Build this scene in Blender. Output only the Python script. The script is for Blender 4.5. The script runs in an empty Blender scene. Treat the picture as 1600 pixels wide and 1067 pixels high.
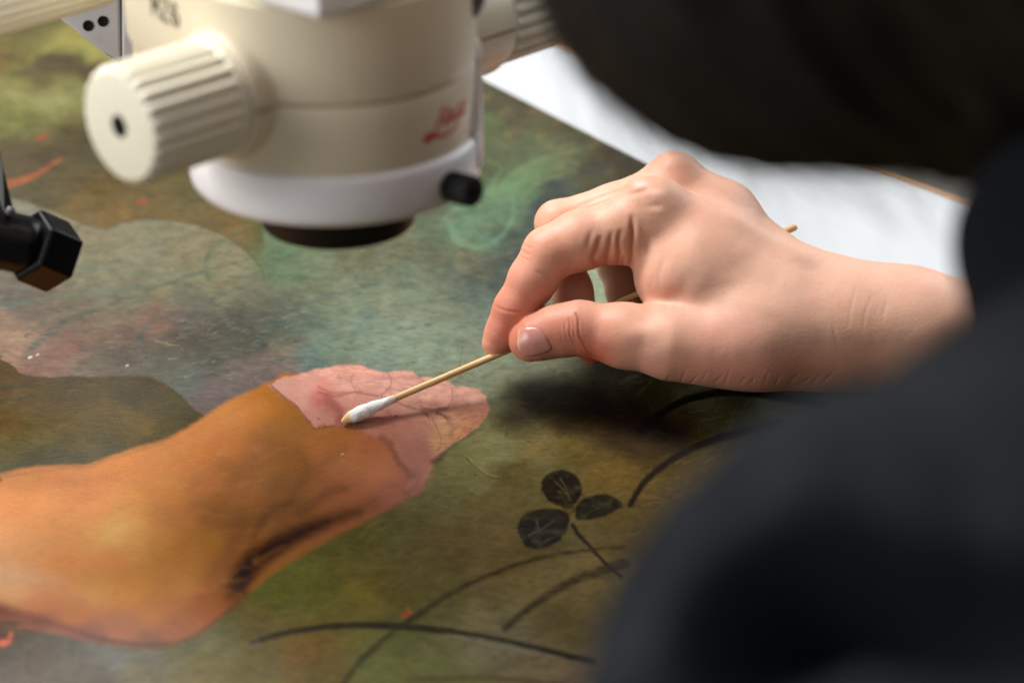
import bpy, math, random
import numpy as np
from mathutils import Vector, Matrix

R = math.radians
S = bpy.context.scene
C = S.collection
rng = np.random.default_rng(7)
random.seed(7)

# ------------------------------------------------------------------ camera
PITCH, FOC, FD = R(36.0), 75.0, 0.775          # look-down angle, lens (mm), focus distance (m)
FPX = FOC / 36.0 * 1600.0
FWD = np.array([0.0, math.cos(PITCH), -math.sin(PITCH)])
UPV = np.array([0.0, math.sin(PITCH), math.cos(PITCH)])
RGT = np.array([1.0, 0.0, 0.0])
CAM = -FD * (FWD + (535 - 800) / FPX * RGT + (533.5 - 663) / FPX * UPV)   # swab tip at the origin


def Q(px, py, w=0.0, d=None):
    """real point seen at (px,py) of the photograph, w mm nearer than the focus plane (or at depth d m)"""
    d = FD - w / 1000.0 if d is None else d
    return CAM + d * (FWD + (px - 800) / FPX * RGT + (533.5 - py) / FPX * UPV)


def G(px, py, z=0.0):
    """point of the horizontal plane z"""
    r = FWD + (px - 800) / FPX * RGT + (533.5 - py) / FPX * UPV
    return CAM + r * ((z - CAM[2]) / r[2])


def toP(p):
    """world -> photograph coordinates and depth, for arrays"""
    v = p - CAM
    d = v @ FWD
    return 800 + FPX * (v @ RGT) / d, 533.5 - FPX * (v @ UPV) / d, d


cam = bpy.data.cameras.new("camera")
co = bpy.data.objects.new("camera", cam)
C.objects.link(co)
co.location = CAM
co.rotation_euler = (math.pi / 2 - PITCH, 0, 0)
cam.lens = FOC
cam.sensor_width = 36
cam.clip_start = 0.01
cam.clip_end = 50
cam.dof.use_dof = True
cam.dof.focus_distance = FD
cam.dof.aperture_fstop = 5.6
cam.dof.aperture_blades = 9
S.camera = co

# ------------------------------------------------------------------ light
W = bpy.data.worlds.new("World")
S.world = W
W.use_nodes = True
bg = W.node_tree.nodes["Background"]
bg.inputs[0].default_value = (0.90, 0.95, 1.0, 1)
bg.inputs[1].default_value = 0.27
_t = W.node_tree
_c = _t.nodes.new('ShaderNodeTexCoord')
_s = _t.nodes.new('ShaderNodeSeparateXYZ')
_r = _t.nodes.new('ShaderNodeValToRGB')     # a room: pale ceiling, darker floor and lower walls
_r.color_ramp.elements[0].position, _r.color_ramp.elements[1].position = 0.35, 0.75
_r.color_ramp.elements[0].color = (0.16, 0.155, 0.15, 1)
_r.color_ramp.elements[1].color = (1.0, 1.03, 1.08, 1)
_m = _t.nodes.new('ShaderNodeMath')
_m.operation = 'MULTIPLY_ADD'
_m.inputs[1].default_value = 0.5
_m.inputs[2].default_value = 0.5
_t.links.new(_c.outputs['Generated'], _s.inputs[0])
_t.links.new(_s.outputs['Z'], _m.inputs[0])
_t.links.new(_m.outputs[0], _r.inputs[0])
_t.links.new(_r.outputs[0], bg.inputs[0])


def area(name, loc, tgt, size, power, col):
    l = bpy.data.lights.new(name, 'AREA')
    l.shape = 'RECTANGLE'
    l.size, l.size_y = size
    l.energy = power
    l.color = col
    o = bpy.data.objects.new(name, l)
    C.objects.link(o)
    o.location = loc
    o.rotation_euler = (Vector(tgt) - Vector(loc)).to_track_quat('-Z', 'Y').to_euler()
    return o


area('ceiling_light', (-0.62, 0.62, 1.35), (0, 0, 0), (0.7, 0.55), 38, (1, 0.975, 0.94))
area('window_light', (1.9, 1.9, 1.0), (0, 0, 0.1), (1.6, 1.2), 26, (0.90, 0.96, 1.0))
area('room_light', (-1.65, -0.62, 0.80), (0, 0, 0.12), (1.0, 0.8), 20, (1.0, 0.98, 0.95))
S.view_settings.view_transform = 'Standard'
S.view_settings.look = 'None'
S.view_settings.exposure = 0.2
S.cycles.max_bounces = 8


# ------------------------------------------------------------------ helpers
def lin(c):
    c = np.asarray(c, float) / 255.0
    return np.where(c <= 0.04045, c / 12.92, ((c + 0.055) / 1.055) ** 2.4)


class NT:
    def __init__(s, name):
        s.m = bpy.data.materials.new(name)
        s.m.use_nodes = True
        s.t = s.m.node_tree
        s.b = s.t.nodes["Principled BSDF"]

    def n(s, typ, **kw):
        nd = s.t.nodes.new(typ)
        for k, v in kw.items():
            if k in nd.inputs:
                nd.inputs[k].default_value = v
            else:
                setattr(nd, k, v)
        return nd

    def l(s, a, b):
        s.t.links.new(a, b)


def plain(name, rgb, rough=0.5, metal=0.0, var=0.06, scale=60.0, bump=0.0, bscale=400.0, coat=0.0, spec=0.5):
    """procedural material: base colour broken up by noise, roughness variation and fine bump"""
    M = NT(name)
    base = lin(rgb)
    tc = M.n('ShaderNodeTexCoord')
    nz = M.n('ShaderNodeTexNoise', Scale=scale, Detail=5.0)
    M.l(tc.outputs['Object'], nz.inputs['Vector'])
    rp = M.n('ShaderNodeValToRGB')
    rp.color_ramp.elements[0].position = 0.3
    rp.color_ramp.elements[1].position = 0.7
    rp.color_ramp.elements[0].color = (*(base * (1 - var)), 1)
    rp.color_ramp.elements[1].color = (*np.minimum(base * (1 + var), 1), 1)
    M.l(nz.outputs['Fac'], rp.inputs['Fac'])
    M.l(rp.outputs['Color'], M.b.inputs['Base Color'])
    mr = M.n('ShaderNodeMapRange')
    mr.inputs['To Min'].default_value = max(rough - 0.06, 0.02)
    mr.inputs['To Max'].default_value = min(rough + 0.06, 1)
    M.l(nz.outputs['Fac'], mr.inputs['Value'])
    M.l(mr.outputs['Result'], M.b.inputs['Roughness'])
    M.b.inputs['Metallic'].default_value = metal
    M.b.inputs['Coat Weight'].default_value = coat
    M.b.inputs['Specular IOR Level'].default_value = spec
    if bump:
        n2 = M.n('ShaderNodeTexNoise', Scale=bscale, Detail=3.0)
        M.l(tc.outputs['Object'], n2.inputs['Vector'])
        bp = M.n('ShaderNodeBump', Strength=bump, Distance=0.0005)
        M.l(n2.outputs['Fac'], bp.inputs['Height'])
        M.l(bp.outputs['Normal'], M.b.inputs['Normal'])
    return M.m


def mk(name, verts, faces, mat=None, parent=None, smooth=True, cols=None):
    me = bpy.data.meshes.new(name)
    verts = np.asarray(verts, np.float32)
    if isinstance(faces, np.ndarray):
        nf, k = faces.shape
        me.vertices.add(len(verts))
        me.vertices.foreach_set('co', verts.ravel())
        me.loops.add(nf * k)
        me.loops.foreach_set('vertex_index', faces.astype(np.int32).ravel())
        me.polygons.add(nf)
        me.polygons.foreach_set('loop_start', np.arange(0, nf * k, k, dtype=np.int32))
        me.polygons.foreach_set('loop_total', np.full(nf, k, np.int32))
        me.update(calc_edges=True)
        me.validate()
    else:
        me.from_pydata([tuple(map(float, v)) for v in verts], [], [tuple(map(int, f)) for f in faces])
        me.update()
    if smooth:
        me.polygons.foreach_set('use_smooth', np.ones(len(me.polygons), bool))
    if cols is not None:
        a = me.color_attributes.new('paint', 'FLOAT_COLOR', 'POINT')
        c4 = np.ones((len(verts), 4), np.float32)
        c4[:, :3] = cols
        a.data.foreach_set('color', c4.ravel())
    if mat:
        me.materials.append(mat)
    o = bpy.data.objects.new(name, me)
    C.objects.link(o)
    if parent:
        o.parent = parent
    return o


def thing(name, loc=(0, 0, 0), label=None, cat=None, rot=None):
    o = bpy.data.objects.new(name, None)
    o.empty_display_size = 0.02
    C.objects.link(o)
    if rot is not None:
        o.matrix_world = Matrix.Translation(Vector(loc)) @ rot
    else:
        o.location = loc
    if label:
        o['label'] = label
        o['category'] = cat
    return o


def bevel(o, w=0.0006, seg=2, ang=35):
    m = o.modifiers.new('bevel', 'BEVEL')
    m.width = w
    m.segments = seg
    m.limit_method = 'ANGLE'
    m.angle_limit = R(ang)
    m.harden_normals = False
    return o


def box(lo, hi):
    (a, b, c), (d, e, f) = lo, hi
    v = [(a, b, c), (d, b, c), (d, e, c), (a, e, c), (a, b, f), (d, b, f), (d, e, f), (a, e, f)]
    return v, [(0, 3, 2, 1), (4, 5, 6, 7), (0, 1, 5, 4), (1, 2, 6, 5), (2, 3, 7, 6), (3, 0, 4, 7)]


def lathe(prof, n=96, frame=None, rib=None):
    """profile [(r,h)...] about z; rib=(count,depth,h0,h1) flutes the side"""
    v, f = [], []
    m = len(prof)
    for i in range(n):
        a = 2 * math.pi * i / n
        for (r, h) in prof:
            rr = r
            if rib and rib[2] <= h <= rib[3] and r > 0:
                t = (a * rib[0] / (2 * math.pi)) % 1.0
                rr = r - rib[1] * (0.5 - 0.5 * math.cos(2 * math.pi * t)) ** 1.6
            v.append((rr * math.cos(a), rr * math.sin(a), h))
    for i in range(n):
        j = (i + 1) % n
        for k in range(m - 1):
            f.append((i * m + k, j * m + k, j * m + k + 1, i * m + k + 1))
    if prof[0][0] > 0:
        f.append(tuple(i * m for i in range(n))[::-1])
    if prof[-1][0] > 0:
        f.append(tuple(i * m + m - 1 for i in range(n)))
    v = np.array(v, float)
    if frame is not None:
        Mx = np.array(frame)
        v = v @ Mx[:3, :3].T + Mx[:3, 3]
    return v, f


def frame(o, z, x=None):
    z = np.array(z, float)
    z /= np.linalg.norm(z)
    x = np.array([0, 0, 1.0]) if x is None else np.array(x, float)
    if abs(x @ z) > 0.95:
        x = np.array([1.0, 0, 0])
    x = x - (x @ z) * z
    x /= np.linalg.norm(x)
    y = np.cross(z, x)
    M = np.eye(4)
    M[:3, 0], M[:3, 1], M[:3, 2], M[:3, 3] = x, y, z, o
    return M


# ---- numpy noise (smooth lattice), coordinates in any unit
_lat = rng.random((256, 256))


def vnoise(x, y, seed=0):
    x = x + seed * 17.31
    y = y + seed * 9.17
    xi, yi = np.floor(x).astype(int), np.floor(y).astype(int)
    fx, fy = x - xi, y - yi
    fx = fx * fx * (3 - 2 * fx)
    fy = fy * fy * (3 - 2 * fy)
    g = lambda a, b: _lat[a & 255, b & 255]
    return (g(xi, yi) * (1 - fx) + g(xi + 1, yi) * fx) * (1 - fy) + (g(xi, yi + 1) * (1 - fx) + g(xi + 1, yi + 1) * fx) * fy


def fbm(x, y, o=4, seed=0):
    s, a, t = 0, 1.0, 0
    for k in range(o):
        s = s + a * vnoise(x * 2 ** k, y * 2 ** k, seed + k)
        t += a
        a *= 0.55
    return s / t * 2 - 1


# ---- signed distance shapes and surface nets
def cone_d(P, a, b, r1, r2):
    ba = b - a
    L = ba @ ba
    pa = P - a
    t = np.clip((pa @ ba) / (L if L > 0 else 1), 0, 1)
    q = pa - t[..., None] * ba
    return np.sqrt((q * q).sum(-1)) - (r1 + (r2 - r1) * t)


def smin(a, b, k):
    h = np.maximum(k - np.abs(a - b), 0) / k
    return np.minimum(a, b) - h * h * k * 0.25


def make_sdf(groups, joins, post=None):
    """groups: list of (k, [(a,b,r1,r2)...]); joins: blend k with which the group is added"""
    def f(P):
        d = None
        for (k, prims), kj in zip(groups, joins):
            g = None
            for (a, b, r1, r2) in prims:
                e = cone_d(P, a, b, r1, r2)
                g = e if g is None else smin(g, e, k)
            d = g if d is None else smin(d, g, kj)
        if post:
            d = post(P, d)
        return d
    return f


def surface_nets(f, lo, hi, h):
    ax = [np.arange(lo[i], hi[i] + h, h) for i in range(3)]
    n = [len(a) for a in ax]
    D = np.empty(n, np.float32)
    Y, Z = np.meshgrid(ax[1], ax[2], indexing='ij')
    for i0 in range(0, n[0], 16):
        xs = ax[0][i0:i0 + 16]
        P = np.empty((len(xs), n[1], n[2], 3))
        P[..., 0] = xs[:, None, None]
        P[..., 1] = Y
        P[..., 2] = Z
        D[i0:i0 + 16] = f(P)
    s = D < 0
    c = [m - 1 for m in n]
    cnt = np.zeros(c, np.int8)
    acc = np.zeros(c + [3], np.float32)
    num = np.zeros(c, np.float32)
    for dx in (0, 1):
        for dy in (0, 1):
            for dz in (0, 1):
                cnt += s[dx:dx + c[0], dy:dy + c[1], dz:dz + c[2]]
    act = (cnt > 0) & (cnt < 8)
    corners = [(x, y, z) for x in (0, 1) for y in (0, 1) for z in (0, 1)]
    for a in corners:
        for ax_ in range(3):
            if a[ax_]:
                continue
            b = list(a)
            b[ax_] = 1
            da = D[a[0]:a[0] + c[0], a[1]:a[1] + c[1], a[2]:a[2] + c[2]]
            db = D[b[0]:b[0] + c[0], b[1]:b[1] + c[1], b[2]:b[2] + c[2]]
            cr = (da < 0) != (db < 0)
            t = np.where(cr, da / np.where(cr, da - db, 1), 0)
            num += cr
            for q in range(3):
                acc[..., q] += np.where(cr, a[q] + (t if q == ax_ else 0), 0)
    idx = -np.ones(c, np.int64)
    I = np.argwhere(act)
    idx[act] = np.arange(len(I))
    V = (I + acc[act] / num[act][:, None]) * h + np.array([ax[0][0], ax[1][0], ax[2][0]])
    F = []
    for ax_ in range(3):
        u, v = (ax_ + 1) % 3, (ax_ + 2) % 3
        sl0 = [slice(0, m) for m in n]
        a = [slice(None)] * 3
        b = [slice(None)] * 3
        a[ax_], b[ax_] = slice(0, n[ax_] - 1), slice(1, n[ax_])
        cr = s[tuple(a)] != s[tuple(b)]
        E = np.argwhere(cr)
        ok = (E[:, u] > 0) & (E[:, v] > 0) & (E[:, u] < n[u] - 1) & (E[:, v] < n[v] - 1)
        E = E[ok]
        du = np.zeros(3, int)
        du[u] = 1
        dv = np.zeros(3, int)
        dv[v] = 1
        g = lambda X: idx[X[:, 0], X[:, 1], X[:, 2]]
        q = np.stack([g(E - du - dv), g(E - dv), g(E), g(E - du)], 1)
        ins = s[E[:, 0], E[:, 1], E[:, 2]]
        q[~ins] = q[~ins][:, ::-1]
        F.append(q)
    F = np.concatenate(F)
    F = F[(F >= 0).all(1)]
    return V, F


def subdivide(V, F):
    """one linear quad split"""
    e = np.concatenate([F[:, [0, 1]], F[:, [1, 2]], F[:, [2, 3]], F[:, [3, 0]]])
    es = np.sort(e, 1)
    key = es[:, 0] * len(V) + es[:, 1]
    uk, inv = np.unique(key, return_inverse=True)
    mid = (V[uk // len(V)] + V[uk % len(V)]) / 2
    cen = V[F].mean(1)
    n0, n1, nf = len(V), len(V) + len(mid), len(F)
    m = inv.reshape(4, nf).T + n0
    c = np.arange(nf) + n1
    NF = np.concatenate([np.stack([F[:, i], m[:, i], c, m[:, (i + 3) % 4]], 1) for i in range(4)])
    return np.concatenate([V, mid, cen]), NF


def grad(f, V, e=2e-4):
    g = np.stack([f(V + np.eye(3)[i] * e) - f(V - np.eye(3)[i] * e) for i in range(3)], 1)
    return g / (np.linalg.norm(g, axis=1, keepdims=True) + 1e-12)


def project(f, V, it=2):
    for _ in range(it):
        V = V - grad(f, V) * f(V)[:, None]
    return V


def seg_dist(x, y, pts):
    """distance of pixels to a polyline and the parameter 0..1 along it"""
    best = np.full(np.shape(x), 1e9)
    par = np.zeros(np.shape(x))
    n = len(pts) - 1
    for i in range(n):
        (ax, ay), (bx, by) = pts[i], pts[i + 1]
        dx, dy = bx - ax, by - ay
        t = np.clip(((x - ax) * dx + (y - ay) * dy) / (dx * dx + dy * dy + 1e-9), 0, 1)
        d = np.hypot(x - ax - t * dx, y - ay - t * dy)
        m = d < best
        best = np.where(m, d, best)
        par = np.where(m, (i + t) / n, par)
    return best, par


def spline(pts, n=8):
    """Catmull-Rom through the points"""
    p = [pts[0]] + list(pts) + [pts[-1]]
    out = []
    for i in range(1, len(p) - 2):
        a, b, c, d = [np.array(q, float) for q in p[i - 1:i + 3]]
        for k in range(n):
            t = k / n
            out.append(tuple(0.5 * (2 * b + (c - a) * t + (2 * a - 5 * b + 4 * c - d) * t * t + (3 * b - a - 3 * c + d) * t ** 3)))
    out.append(tuple(np.array(pts[-1], float)))
    return out


def poly_sd(x, y, pts):
    """signed distance to a closed polygon, negative inside"""
    P = list(pts) + [pts[0]]
    d, _ = seg_dist(x, y, P)
    ins = np.zeros(np.shape(x), bool)
    for i in range(len(pts)):
        (ax, ay), (bx, by) = P[i], P[i + 1]
        c = ((ay > y) != (by > y)) & (x < (bx - ax) * (y - ay) / (by - ay + 1e-12) + ax)
        ins ^= c
    return np.where(ins, -d, d)


def sstep(x, a, b):
    t = np.clip((x - a) / (b - a), 0, 1)
    return t * t * (3 - 2 * t)

# ------------------------------------------------------------------ setting: floor, table
TT = -0.012                                     # table top height; the painting panel lies on it


def struct(name, v, f, mat):
    o = mk(name, v, f, mat, smooth=False)
    o['kind'] = 'structure'
    return o


floor_m = plain('floor_linoleum', (128, 124, 116), 0.45, var=0.08, scale=6, bump=0.2, bscale=90)
struct('floor', [(-4, -4, -0.76), (4, -4, -0.76), (4, 5, -0.76), (-4, 5, -0.76)], [(0, 1, 2, 3)], floor_m)

a1, a2 = G(1297, 229, TT), G(1536, 322, TT)
td = (a2 - a1) / np.linalg.norm(a2 - a1)        # direction of the table's far edge
tn = np.array([td[1], -td[0], 0])
if tn[1] > 0:
    tn = -tn                                    # towards the viewer


def slab(o, d, n, l0, l1, w0, w1, z0, z1):
    P = [o + d * l + n * w for l, w in ((l0, w0), (l1, w0), (l1, w1), (l0, w1))]
    if np.cross(P[1] - P[0], P[2] - P[1])[2] < 0:
        P = P[::-1]
    v = [(p[0], p[1], z0) for p in P] + [(p[0], p[1], z1) for p in P]
    return v, [(0, 3, 2, 1), (4, 5, 6, 7), (0, 1, 5, 4), (1, 2, 6, 5), (2, 3, 7, 6), (3, 0, 4, 7)]


white_top = plain('white_laminate', (196, 200, 204), 0.42, var=0.015, scale=30, bump=0.08, bscale=900)
edge_wood = plain('beech_edging', (176, 136, 100), 0.5, var=0.14, scale=40)
leg_m = plain('grey_steel', (120, 122, 125), 0.4, metal=0.6)
tb = thing('worktable', tuple(a1), 'white topped work table with a beech edge strip, under the painting', 'table')
tb_inv = Matrix.Translation(-Vector(a1))


def tslab(name, l0, l1, w0, w1, z0, z1, mat):
    v, f = slab(a1 * np.array([1, 1, 0]), td, tn, l0, l1, w0, w1, z0, z1)
    v = np.array(v) - a1
    return mk(name, v, f, mat, tb, smooth=False)


bevel(tslab('table_top', -1.0, 0.45, 0.0035, 1.15, TT - 0.028, TT, white_top), 0.001)
bevel(tslab('edge_strip', -1.0, 0.45, 0.0, 0.0033, TT - 0.029, TT + 0.0004, edge_wood), 0.0008)
for l in (-0.93, 0.38):
    for w in (0.06, 1.07):
        tslab('leg', l, l + 0.05, w, w + 0.05, -0.759, TT - 0.029, leg_m)
# ------------------------------------------------------------------ the painting
p1_, p2_ = G(753, 124, 0), G(1007, 254, 0)
pd = (p2_ - p1_) / np.linalg.norm(p2_ - p1_)
pn = np.array([pd[1], -pd[0], 0])
if pn[1] > 0:
    pn = -pn
# where the picture shows which colour: x, y in the photograph, then the paint (sRGB), milky sheen of the middle field included
BG = """30 110 112 112 60;100 62 150 140 70;100 97 88 76 54;160 72 168 162 92;130 80 150 150 78;50 88 120 112 62;10 100 118 96 50;30 150 140 138 85
20 190 120 124 70;120 130 120 120 76;20 60 104 98 50;60 20 100 96 52;100 150 140 138 88;70 170 150 152 98;170 110 98 84 56;130 115 92 78 56;60 118 96 84 56
30 225 82 72 50;100 215 78 68 47;20 300 84 76 58;120 270 88 77 56;60 190 112 110 66;70 240 76 66 48;140 240 80 70 50;30 260 84 70 50
160 300 98 82 50;230 310 104 86 52;180 335 125 96 50;260 325 110 90 50;350 340 108 86 48;380 360 125 95 50;300 300 92 84 50;400 345 98 84 50;90 300 92 82 60;130 320 110 92 58
120 365 138 128 102;200 390 134 128 100;300 375 132 124 96;370 410 138 128 97;60 350 128 126 106;90 400 132 126 102;150 450 116 114 91;250 440 126 122 92;350 450 122 118 90;60 480 108 96 82;20 460 112 104 92
210 460 112 108 84;300 470 108 104 82;130 480 108 98 80;170 420 126 120 94;270 410 130 124 96;330 430 128 122 92;400 440 118 116 92;400 480 100 98 80;450 470 106 108 90
30 540 156 124 98;10 520 150 118 94;60 560 128 92 76;100 540 128 92 76;150 505 120 98 80;200 535 106 84 70;240 500 122 92 78;290 500 104 90 80;350 520 80 80 70;400 540 76 78 68;330 560 84 84 72;180 560 92 82 70
150 575 106 96 80;250 575 92 92 78;290 600 92 96 86;420 510 88 92 78;450 560 128 114 98;450 530 92 98 84;310 530 82 80 70;270 530 90 80 70;370 500 90 88 76
390 590 114 100 94;340 620 110 96 92;440 582 120 104 98;330 640 102 90 86;365 600 112 98 92;415 575 118 104 96
440 395 92 116 82;470 390 112 126 92;500 400 118 130 102;420 420 100 118 84;410 365 84 88 44;402 345 86 88 42;560 400 112 112 84;620 390 112 112 88;530 380 100 108 82;450 425 100 120 88
480 450 116 122 94;560 450 122 130 106;640 440 118 130 110;700 420 106 116 98;560 510 124 142 124;640 520 138 154 134;700 540 134 150 130;500 540 118 136 118;470 505 100 112 96;480 560 104 128 122;600 550 132 152 134;540 480 124 136 112;600 480 130 140 116;680 480 124 134 112
750 480 106 120 106;720 590 144 150 120;790 600 126 134 106;850 590 116 120 96;900 600 92 94 72;750 560 140 150 126;650 560 138 156 134;780 570 134 144 116;830 580 118 124 100;740 520 128 142 122;960 590 84 88 64
760 200 96 102 68;770 160 88 84 64;820 150 90 80 60;800 200 98 94 70;860 200 96 94 68;900 200 88 82 62;950 240 80 72 54;980 250 76 68 54;930 270 84 82 64;860 240 112 116 80;880 250 116 116 80;820 240 92 100 74;900 235 100 100 70
800 290 112 146 106;780 310 110 138 104;840 265 112 134 90;850 250 112 122 84;730 345 112 142 116;710 360 106 134 110;760 372 100 130 104;750 340 108 134 106;790 335 100 124 96;820 300 100 126 92;860 300 78 82 76;840 320 76 84 80;690 340 106 112 86;680 400 108 110 88
760 420 94 98 84;730 400 112 112 90;820 400 82 88 82;790 370 84 96 84;780 440 84 94 88;700 390 108 118 92;740 450 92 104 96;800 410 80 88 84;760 270 88 100 70;780 240 96 98 72;935 450 160 172 142
830 635 84 76 46;900 700 112 96 50;850 700 132 120 80;780 700 138 138 98;740 740 126 126 84;960 740 122 98 50;1000 700 80 66 36;1050 650 62 54 36;1150 640 76 74 46;1220 607 116 118 86;1000 620 60 54 34;920 640 62 52 32;960 680 74 60 34;1100 600 98 98 70;880 660 84 70 40;800 660 108 102 66
700 770 122 118 74;650 800 112 106 60;620 840 110 106 58;700 850 116 100 60;780 880 134 114 72;760 800 122 108 68;560 850 100 98 44;480 880 98 100 44;500 930 96 96 42;440 930 88 92 44;560 930 118 106 46;420 980 96 86 46;470 1020 112 86 42;400 1040 100 92 52;330 1030 112 108 76
600 800 104 98 54;660 860 116 104 60;840 840 116 100 62;800 740 108 96 56;980 820 110 92 52;900 820 118 104 62;760 900 138 120 80;620 930 108 96 46;590 880 112 102 50;530 960 104 96 44;500 1060 100 86 44
620 980 96 100 56;600 1050 106 110 62;700 1040 118 120 78;760 960 150 140 104;820 920 150 132 86;880 980 132 116 76;850 1040 150 134 106;780 1000 138 130 106;900 900 150 130 86;700 920 118 110 64;650 890 118 106 60;880 1060 150 130 108;1200 900 100 90 55;1500 1000 95 85 55;1400 700 80 76 50;1400 560 90 90 60
30 1010 82 74 72;120 1030 86 82 80;180 1025 104 104 106;240 1030 100 98 92;60 1050 86 76 68;280 1015 100 100 78;220 1055 112 104 84;150 1060 84 78 72;300 1060 112 104 76;10 980 100 76 66"""
OL = """60 620 98 80 42;200 605 84 74 42;130 655 102 86 48;220 670 110 94 52;60 680 98 90 54;280 650 88 80 48;150 700 94 88 54;60 717 72 74 52;20 690 96 92 58;250 690 96 86 52;10 600 98 76 44;240 610 84 72 40;30 640 100 84 42;170 640 104 88 50;100 615 84 72 42;120 722 76 78 54;180 705 84 82 54;300 650 82 76 48;10 660 104 80 40"""
AR = """20 790 196 124 62;100 740 178 110 54;60 860 208 142 82;20 920 204 152 106;100 880 206 130 72;180 832 222 174 100;150 800 212 136 74;250 770 192 126 66;300 700 184 116 60;360 650 182 118 60;420 625 160 104 48;450 680 146 98 50;400 720 152 100 54;330 760 168 106 58;320 850 156 106 50;280 900 172 116 58;200 920 188 126 60;120 960 170 106 58;60 945 182 110 72
200 980 152 98 72;270 980 144 90 64;330 940 140 84 48;370 880 134 86 46;380 820 128 84 44;440 760 138 92 50;500 700 168 106 62;540 720 174 112 70;580 690 164 98 66;600 740 182 116 84;520 770 150 92 56;560 780 164 100 66;620 770 162 100 84;470 640 148 98 48;520 680 158 102 52;350 700 176 110 60;130 770 188 116 58;30 750 172 108 56;60 800 200 130 66
100 840 208 136 74;210 850 208 148 82;170 870 204 126 68;200 790 206 138 72;250 850 186 126 62;150 910 196 134 68;220 740 192 122 64;10 860 204 138 86;10 890 206 150 110;640 735 168 106 84;10 960 130 78 60;60 970 120 74 62;130 990 128 80 66;240 1000 120 82 66;400 640 176 112 54;460 720 138 90 46;420 690 146 96 48;640 765 156 96 80;600 790 150 94 66;360 740 150 96 50;280 810 178 114 62;330 800 148 96 48;300 860 170 112 54;240 960 168 108 62;450 790 128 84 46;650 700 150 96 66"""
PK = """450 605 192 132 116;520 588 216 148 128;560 598 218 144 124;500 622 190 108 96;490 650 186 122 106;520 640 166 96 86;600 597 218 148 128;580 640 176 116 100;640 632 184 126 106;660 608 206 142 122;700 618 204 138 116;740 620 202 138 116;752 640 172 108 88;735 665 182 116 90;700 660 186 132 102;650 680 166 106 88;660 712 156 96 80;690 695 182 126 100;620 690 162 100 80
650 740 162 100 90;470 625 196 134 118;480 605 206 140 122;545 575 212 138 116;590 585 214 138 116;545 605 220 156 138;570 620 196 132 112;540 660 150 92 74;600 660 172 104 88;680 600 208 140 118;720 640 172 108 86;680 640 176 114 96;630 605 214 146 124;750 615 204 140 118;700 680 182 126 96;510 655 180 116 100;620 720 160 100 84;640 665 176 112 94;510 600 210 132 116;535 625 200 130 114"""


def parse(t):
    return np.array([[float(q) for q in s.split()] for s in t.replace('\n', ';').split(';') if s.strip()])


LS = 8
lx = np.arange(-640, 2261, LS)
ly = np.arange(-320, 1561, LS)
LX, LY = np.meshgrid(lx, ly)


def lattice(samples, pw=2.1, eps=220.0):
    A = parse(samples)
    cl = lin(A[:, 2:5])
    num = np.zeros(LX.shape + (3,))
    den = np.zeros(LX.shape)
    for (x, y), c in zip(A[:, :2], cl):
        w = 1.0 / (((LX - x) ** 2 + ((LY - y) * 1.25) ** 2) + eps) ** pw
        num += w[..., None] * c
        den += w
    return num / den[..., None]


def sample(L, x, y):
    fx = np.clip((x - lx[0]) / LS, 0, len(lx) - 1.001)
    fy = np.clip((y - ly[0]) / LS, 0, len(ly) - 1.001)
    i, j = fx.astype(int), fy.astype(int)
    u, v = (fx - i)[:, None], (fy - j)[:, None]
    return (L[j, i] * (1 - u) + L[j, i + 1] * u) * (1 - v) + (L[j + 1, i] * (1 - u) + L[j + 1, i + 1] * u) * v


st = 1.75
gx = np.concatenate([np.arange(-640, -20, 14.0), np.arange(-20, 1320, st), np.arange(1320, 2260, 12.0)])
gy = np.concatenate([np.arange(-300, 90, 10.0)[:26], np.arange(-40, 1085, st), np.arange(1085, 1540, 12.0)])
GX, GY = np.meshgrid(gx, gy)
ray = FWD + ((GX - 800) / FPX)[..., None] * RGT + ((533.5 - GY) / FPX)[..., None] * UPV
PV = CAM + ray * (-CAM[2] / ray[..., 2])[..., None]
# trim at the painting's far edge
side = (PV - p1_) @ pn                            # positive on the painting
PV2 = PV.reshape(-1, 3)
sd_ = side.ravel()
over = (sd_ < 0) & (sd_ > -0.004)
PV2[over] -= pn * sd_[over][:, None]
X, Y = GX.ravel(), GY.ravel()
ny, nx = GX.shape
ii = (np.arange(ny - 1)[:, None] * nx + np.arange(nx - 1)[None]).ravel()
PF = np.stack([ii, ii + nx, ii + nx + 1, ii + 1], 1)
PF = PF[(sd_[PF] > -0.004).all(1)]

n1 = fbm(X / 55, Y / 40, 4, 1)
n2 = fbm(X / 55 + 40, Y / 40, 4, 2)
n3 = fbm(X / 9, Y / 6, 3, 3)
n4 = fbm(X / 9, Y / 6, 3, 5)
WX, WY = X + n1 * 12 + n3 * 3.0, Y + n2 * 9 + n4 * 2.2
edge = [(-700, 300), (0, 306), (50, 318), (100, 336), (130, 350), (165, 357), (195, 346), (235, 341), (270, 345), (310, 352), (350, 368), (385, 392), (408, 420), (412, 436)]
EP = edge + [(412, 320), (412, 260), (412, -320), (-700, -320)]
_A = parse(BG)
_up = (poly_sd(_A[:, 0], _A[:, 1], EP) < 0)
_dl = (_A[:, 0] < 412) & ~_up
tx = lambda rows: '\n'.join(' '.join('%g' % q for q in r_) for r_ in rows)
_ua = np.array([r_ for r_ in _A if poly_sd(np.array([r_[0]]), np.array([r_[1]]), EP)[0] < 4 or r_[0] > 412])
_ub = _A[~_up]
me_ = sstep(poly_sd(X + n3 * 2.5, Y + n4 * 2, EP), 3.5, -3.5)[:, None] * .85
me_ *= (1 - sstep(X, 330, 412) * sstep(-Y, -330, -300))[:, None]
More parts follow.
